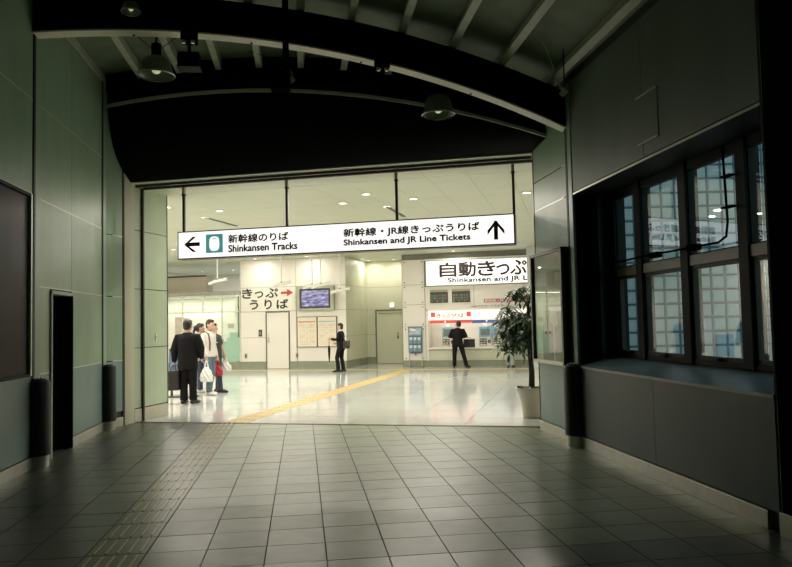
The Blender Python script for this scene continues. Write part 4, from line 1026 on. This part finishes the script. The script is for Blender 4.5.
def person(label, u, v, height, rot, top, bottom, shoes, top_name='jacket', bot_name='trousers', pose=None, hem=.80, sleeve=1.0, collar=None, ponytail=False, group=None, top2=None, hair_m=None, vox=.007, long_sleeve_loose=1.0, broad=1.0):
    J = dict(BASE); J.update(pose or {})
    J = {k: Vector(q) for k, q in J.items()}
    hd = J['head']; s = height / 1.725
    ya = J.get('face', Vector((0, 1, 0))).normalized(); xa = Vector((ya.y, -ya.x, 0))
    def H(x, y, z): return hd + xa * x + ya * y + Vector((0, 0, z))
    b = MB()
    # head, jaw, nose, ears, brow, chin, neck
    hb_ = MB().ball((0, 0, 0), (.074, .094, .118), 20, 14); b.add([H(*p) for p in hb_.v], hb_.f)
    hb_ = MB().ball((0, .028, -.062), (.056, .062, .066), 16, 10); b.add([H(*p) for p in hb_.v], hb_.f)
    b.tube([H(0, .085, .012), H(0, .105, -.02), H(0, .106, -.03)], [.011, .015, .016], 8, round_ends=True)
    b.tube([H(-.02, .086, -.066), H(.02, .086, -.066)], .010, 8, round_ends=True)
    b.tube([H(-.04, .080, .022), H(.04, .080, .022)], .011, 8, round_ends=True)
    for q in (-1, 1): b.tube([H(q * .072, -.005, .02), H(q * .080, -.012, -.01), H(q * .074, -.002, -.035)], [(.012, .02), (.013, .022), (.01, .014)], 8, round_ends=True)
    b.tube([J['neck'] - Vector((0, 0, .06)), J['neck'] + Vector((0, .0, .03)), H(0, -.012, -.06)], [.066, .055, .056], 14)
    lean = J['neck'] - J['pelvis']
    def T(t): return J['pelvis'] + lean * t
    b.tube([T(-.12), T(.15), T(.45), T(.75), T(.95)], [(.14, .10), (.125, .09), (.13, .095), (.15, .10), (.08, .07)], 16, side=(1, 0, 0))
    for q in 'LR':
        b.tube([J['sh' + q], J['el' + q], vl(J['el' + q], J['wr' + q], .35), J['wr' + q]], [.05, .038, .038, .026], 12, round_ends=True)
        hand(b, J['wr' + q], J['d' + q], J['n' + q], 1 if q == 'L' else -1)
        b.tube([J['hip' + q], vl(J['hip' + q], J['knee' + q], .5), J['knee' + q], vl(J['knee' + q], J['ank' + q], .35), J['ank' + q], J['ank' + q] - Vector((0, 0, .04))], [.075, .065, .048, .05, .036, .04], 12)
        b.tube([J['ank' + q] + Vector((0, -.03, -.05)), J['ank' + q] + Vector((0, .03, -.05)), J['toe' + q]], [.032, .034, .022], 10, round_ends=True)
    body = link('person', remesh(b, vox, 2), M_skin)
    body.location = HW(u, v, 0); body.rotation_euler = (0, 0, -A + rot); body.scale = (s * broad, s, s)
    tag(body, label, 'person', group)
    # hair
    h = MB(); e = MB().ball((0, -.020, .030), (.084, .094, .104), 20, 14); h.add([H(*p) for p in e.v], e.f)
    e = MB().ball((0, -.05, -.03), (.074, .055, .075), 16, 10); h.add([H(*p) for p in e.v], e.f)
    e = MB().ball((0, .045, .082), (.066, .050, .040), 16, 10); h.add([H(*p) for p in e.v], e.f)
    if ponytail:
        e = MB().ball((0, -.12, .02), (.05, .05, .055), 14, 10); h.add([H(*p) for p in e.v], e.f)
        h.tube([H(0, -.13, .0), H(0, -.16, -.08), H(0, -.15, -.16)], [.03, .032, .012], 10, round_ends=True)
    link('hair', remesh(h, .012, 2), hair_m or M_hair, body)
    for q in (-1, 1):
        e = MB().ball((q * .030, .088, .004), (.014, .007, .008), 10, 6); g = MB(); g.add([H(*p) for p in e.v], e.f); g.build('eye', M_hair, body, True)
    # top garment
    j = MB()
    th_ = (hem - J['pelvis'].z) / lean.z
    j.tube([T(th_), T(.05), T(.25), T(.55), T(.76), T(.86), T(.93), T(1.0)], [(.19, .135), (.182, .13), (.172, .122), (.19, .128), (.196, .122), (.168, .105), (.115, .088), (.070, .070)], 20, side=(1, 0, 0))
    for q in 'LR':
        k = long_sleeve_loose
        a, bq, c = J['sh' + q], J['el' + q], J['wr' + q]
        inn = vl(a, T(.86), .4)
        if sleeve >= 1: j.tube([inn, a, vl(a, bq, .5), bq, vl(bq, c, .6), vl(bq, c, .97)], [.058, .066 * k, .066 * k, .060 * k, .052 * k, .045 * k], 14, round_ends=True)
        else: j.tube([inn, a, vl(a, bq, .5), vl(a, bq, sleeve * 1.6)], [.072, .074, .066, .062], 14, round_ends=True)
    link(top_name, remesh(j, .011, 4), top, body)
    if collar:
        MB().tube([T(.965), T(1.02), T(1.06)], [(.082, .078), (.068, .066), (.064, .062)], 16, side=(1, 0, 0)).build('collar', collar, body, True)
    # trousers
    k = MB()
    k.tube([T(.20), T(.05), T(-.08), T(-.14)], [(.158, .115), (.168, .125), (.165, .125), (.12, .10)], 18, side=(1, 0, 0), round_ends=True)
    for q in 'LR':
        a, bq, c = J['hip' + q], J['knee' + q], J['ank' + q]
        k.tube([a + Vector((0, 0, .03)), vl(a, bq, .3), bq, vl(bq, c, .5), c + Vector((0, .01, -.02))], [.098, .094, .074, .068, .070], 16, round_ends=False)
    link(bot_name, remesh(k, .011, 3), bottom, body)
    for q in 'LR':
        c, t = J['ank' + q], J['toe' + q]; base = c.z - .09
        g = MB().tube([Vector((c.x, c.y - .065, base + .045)), Vector((c.x, c.y, base + .055)), vl((c.x, c.y, base + .055), (t.x, t.y, base + .035), .6), Vector((t.x, t.y + .03, base + .030))], [(.034, .040), (.040, .048), (.046, .042), (.034, .026)], 14, side=(1, 0, 0), round_ends=True)
        g.v = [(x, y, max(z, base + .002)) for x, y, z in g.v]
        g.build('shoe', shoes, body, True)
    Mx = Matrix.Translation(HW(u, v, 0)) @ Matrix.Rotation(-A + rot, 4, 'Z') @ Matrix.Diagonal((s * broad, s, s, 1))
    return body, {kk: Mx @ q for kk, q in J.items() if kk[:2] in ('wr', 'sh', 'el', 'he', 'ne')}, Mx

# --- man in black suit, back to the viewer
P1, j1, M1 = person('person in black suit seen from behind, holding a black bag at the opening', -6.98, 2.72, 1.70, .05, M_suit, M_suit, M_shoe, pose=dict(
    elL=(-.245, -.02, 1.11), wrL=(-.265, .02, .87), elR=(.25, .01, 1.11), wrR=(.20, .13, .93), dR=(-.5, .6, -.5), head=(-.005, .03, 1.58),
    ankL=(-.07, -.02, .09), ankR=(.085, .03, .09), toeL=(-.09, .15, .03), toeR=(.12, .19, .03), kneeL=(-.08, .02, .5), kneeR=(.085, .03, .5)), hem=.70, long_sleeve_loose=1.16, broad=1.14)
# black bag in the left hand
p = M1 @ Vector((-.262, .03, .79))
bg_ = thing('travel_bag', 'large black bag with gold edge carried by the person in black suit', 'bag', p - Vector((0, 0, .50)), -A + .2)
m = MB().tube([(0, -.16, .0), (0, -.17, .06), (0, -.165, .3), (0, -.13, .40)], .01, 4)
b = MB().box(-.14, .14, -.20, .20, .0, .38, .03).build('bag_body', M_bagb, bg_)
MB().box(.138, .146, -.03, .03, .02, .36, .002).build('gold_edge', M_brown, bg_)
for x in (-.06, .06): MB().tube([(x, -.10, .36), (x * .6, -.07, .46), (0, 0, .50), (x * .6, .07, .46), (x, .10, .36)], .011, 8).build('handle', M_bagb, bg_, True)
MB().box(-.10, .10, -.16, .16, .375, .39, .004).build('zip', M_dkpost, bg_)

# --- man in white shirt, facing right
P2, j2, M2 = person('person in white shirt and blue jeans facing right with a white carrier bag', -7.47, 4.50, 1.70, -math.radians(100), M_shirt, M_jean, M_wshoe, top_name='shirt', bot_name='jeans', pose=dict(
    elR=(.22, .0, 1.12), wrR=(.21, .10, .90), elL=(-.21, -.03, 1.12), wrL=(-.20, .06, .9), head=(0, .05, 1.585),
    ankR=(.09, .07, .09), toeR=(.11, .25, .03), kneeR=(.09, .07, .5), ankL=(-.09, -.08, .09), toeL=(-.1, .1, .03)), hem=.86)
MB().tube([(.10, -.13, 1.0), (.115, -.115, 1.25), (.11, -.03, 1.445), (.115, .09, 1.38), (.12, .13, 1.2), (.1, .11, 1.0)], [(.008, .024)] * 6, 8).build('bag_strap', M_brown, P2, True)
def carrier(name, hand_p, h, w, label, mm, rot):
    t = thing(name, label, 'bag', hand_p - Vector((0, 0, h)), rot)
    mb = MB().tube([(0, 0, .0), (0, 0, .02), (0, 0, h * .25), (0, 0, h * .5), (0, 0, h * .68)], [(w * .75, w * .40), (w * .95, w * .5), (w, w * .55), (w * .72, w * .40), (w * .30, w * .18)], 18, side=(1, 0, 0))
    me = remesh(mb, .012, 3)
    r3 = random.Random(len(label))
    for q in me.vertices: q.co.x += .006 * sin(q.co.z * 60 + q.co.y * 40); q.co.y += .008 * sin(q.co.z * 45 + q.co.x * 70)
    link('bag_body', me, mm, t)
    for x in (-1, 1): MB().tube([(x * w * .25, 0, h * .64), (x * w * .16, 0, h * .85), (0, 0, h * 1.0)], [(.018, .006), (.014, .005), (.012, .006)], 8).build('handle', mm, t, True)
    return t
def bag_at(Mx, wr, name, h, w, label, mm): return carrier(name, Mx @ (Vector(wr) + Vector((0, .015, -.10))), h, w, label, mm, -A + .2)
bag_at(M2, (.215, .09, .90), 'carrier_bag', .48, .15, 'white carrier bag held by the person in white shirt', M_bagw)

# --- dark-clad companion with red bag
P3, j3, M3 = person('person in dark top standing just behind the white-shirted one, holding red and white bags', -7.56, 5.05, 1.62, -math.radians(80), M_navy, M_jean2, M_shoe, top_name='top', pose=dict(
    elR=(.22, .03, 1.13), wrR=(.21, .08, .90), dR=(0, .1, -1), elL=(-.20, .06, 1.13), wrL=(-.18, .14, .93), neck=(0, -.04, 1.44), head=(0, -.08, 1.585), ankR=(.08, .10, .09), toeR=(.1, .26, .03), kneeR=(.09, .09, .5)), hem=.84, sleeve=.42)
for q in (1,):
    MB().tube([(.203, .016, 1.235), (.207, .019, 1.21)], .068, 16).build('sleeve_stripe', M_shirt, P3, True)
bag_at(M3, (.215, .07, .90), 'carrier_bag', .36, .13, 'red carrier bag hanging beside the white-shirted person', M_bagr)
bag_at(M3, (-.17, .16, .95), 'carrier_bag', .32, .14, 'white carrier bag peeking out behind the red bag', M_bagw)

# --- woman with tied hair, mostly hidden
P4, j4, M4 = person('person with tied-up black hair and jeans, mostly hidden between the two men', -8.02, 5.1, 1.62, -math.radians(60), M_navy, M_jean2, M_wshoe, top_name='top', bot_name='jeans', ponytail=True, hem=.86)

# --- man with umbrella, facing left
P5, j5, M5 = person('person in black suit facing left with umbrella and shoulder bag, before the notices', -6.72, 11.75, 1.56, math.radians(90), M_suit, M_suit, M_shoe, pose=dict(
    elL=(-.24, .06, 1.13), wrL=(-.19, .28, 1.16), dL=(.1, .9, .1), nL=(.3, 0, -1), elR=(.23, .04, 1.12), wrR=(.2, .20, 1.02), dR=(0, .9, -.2), nR=(-1, 0, 0),
    ankL=(-.08, .08, .09), toeL=(-.09, .25, .03), kneeL=(-.085, .13, .5), ankR=(.09, -.06, .09), toeR=(.1, .1, .03)), hem=.76, collar=M_shirt)
p = M5 @ Vector((-.18, .38, 1.14))
um = thing('umbrella', 'folded dark umbrella held point down by the person at the notices', 'umbrella', p - Vector((0, 0, .78)), -A)
MB().tube([(0, 0, .0), (0, 0, .08)], [.005, .008], 8).build('tip', M_steel, um, True)
MB().tube([(0, 0, .07), (0, 0, .3), (0, 0, .5), (0, 0, .60)], [.012, .035, .045, .018], 10).build('canopy', M_suit, um, True)
MB().tube([(0, 0, .58), (0, 0, .80), (.0, .03, .85), (0, .06, .83)], .010, 8).build('handle', M_brown, um, True)
sb = thing('shoulder_bag', 'dark shoulder bag at the hip of the person with the umbrella', 'bag', M5 @ Vector((.0, -.20, .80)), -A + math.radians(90))
MB().box(-.20, .05, -.10, .06, .02, .26, .02).build('bag_body', M_bagb, sb); MB().box(-.205, .055, -.105, -.09, .12, .27, .006).build('flap', M_brown, sb)
MB().tube([(-.18, -.02, .25), (-.14, .06, .40), (-.10, .16, .56)], [(.006, .016)] * 3, 8).build('strap', M_bagb, sb, True)

# --- man at the ticket machines
P6, j6, M6 = person('person in black suit with back to us operating a ticket machine', -3.25, 13.48, 1.56, 0.0, M_suit, M_suit, M_shoe, pose=dict(
    pelvis=(-.01, -.02, .93), neck=(0, .05, 1.44), head=(.03, .10, 1.575), shL=(-.172, .04, 1.355), shR=(.172, .04, 1.355),
    elL=(-.28, .05, 1.13), wrL=(-.16, .30, 1.10), dL=(.5, .8, .1), nL=(.2, 0, -1), elR=(.27, .06, 1.13), wrR=(.12, .30, 1.10), dR=(-.4, .8, .1), nR=(0, 0, -1),
    hipL=(-.09, -.02, .90), hipR=(.08, -.02, .90), kneeL=(-.12, -.02, .5), ankL=(-.13, -.05, .09), toeL=(-.16, .12, .03), kneeR=(.17, .02, .5), ankR=(.27, -.02, .09), toeR=(.37, .11, .03)), hem=.76, long_sleeve_loose=1.1, broad=1.08)
bc = thing('briefcase', 'black briefcase resting on the counter beside the person at the machine', 'bag', HW(-2.94, 13.93, .645), -A)
MB().box(-.19, .19, -.05, .05, 0, .28, .015).build('bag_body', M_bagb, bc); MB().tube([(-.06, 0, .275), (-.05, 0, .32), (.05, 0, .32), (.06, 0, .275)], .009, 8).build('handle', M_bagb, bc, True); MB().box(-.19, .19, -.054, -.05, .16, .175).build('flap_edge', M_dkpost, bc)
# --- person behind the plant
P7, j7, M7 = person('person in dark top and pale trousers at the machines, behind the potted tree', -1.55, 13.45, 1.58, 0.0, M_charcoal, M_pale, M_shoe, pose=dict(ankL=(-.07, 0, .09), ankR=(.07, 0, .09), kneeL=(-.075, .02, .5), kneeR=(.075, .02, .5), wrL=(-.16, .28, 1.08), dL=(.3, .9, 0), nL=(0, 0, -1), wrR=(.16, .28, 1.08), dR=(-.3, .9, 0), nR=(0, 0, -1)), hem=.80)

# --- blue-black stand at the far left edge of the opening
st = hthing('standing_sign', 'black framed blue standing board just behind the left return wall', 'sign', -7.86, 4.0, 0)
MB().box(-.30, .32, 0, .05, .55, 1.06, .01).build('board', M_dkpost, st); MB().box(-.27, .29, -.004, 0, .6, .99).build('blue_face', mat('blue_face', (.08, .18, .34), .5, var=.2), st)
for x in (-.25, .27): MB().box(x - .02, x + .02, 0, .04, 0, .56).build('leg', M_dkpost, st)
MB().box(-.32, .34, -.12, .16, 0, .03, .006).build('foot', M_dkpost, st)
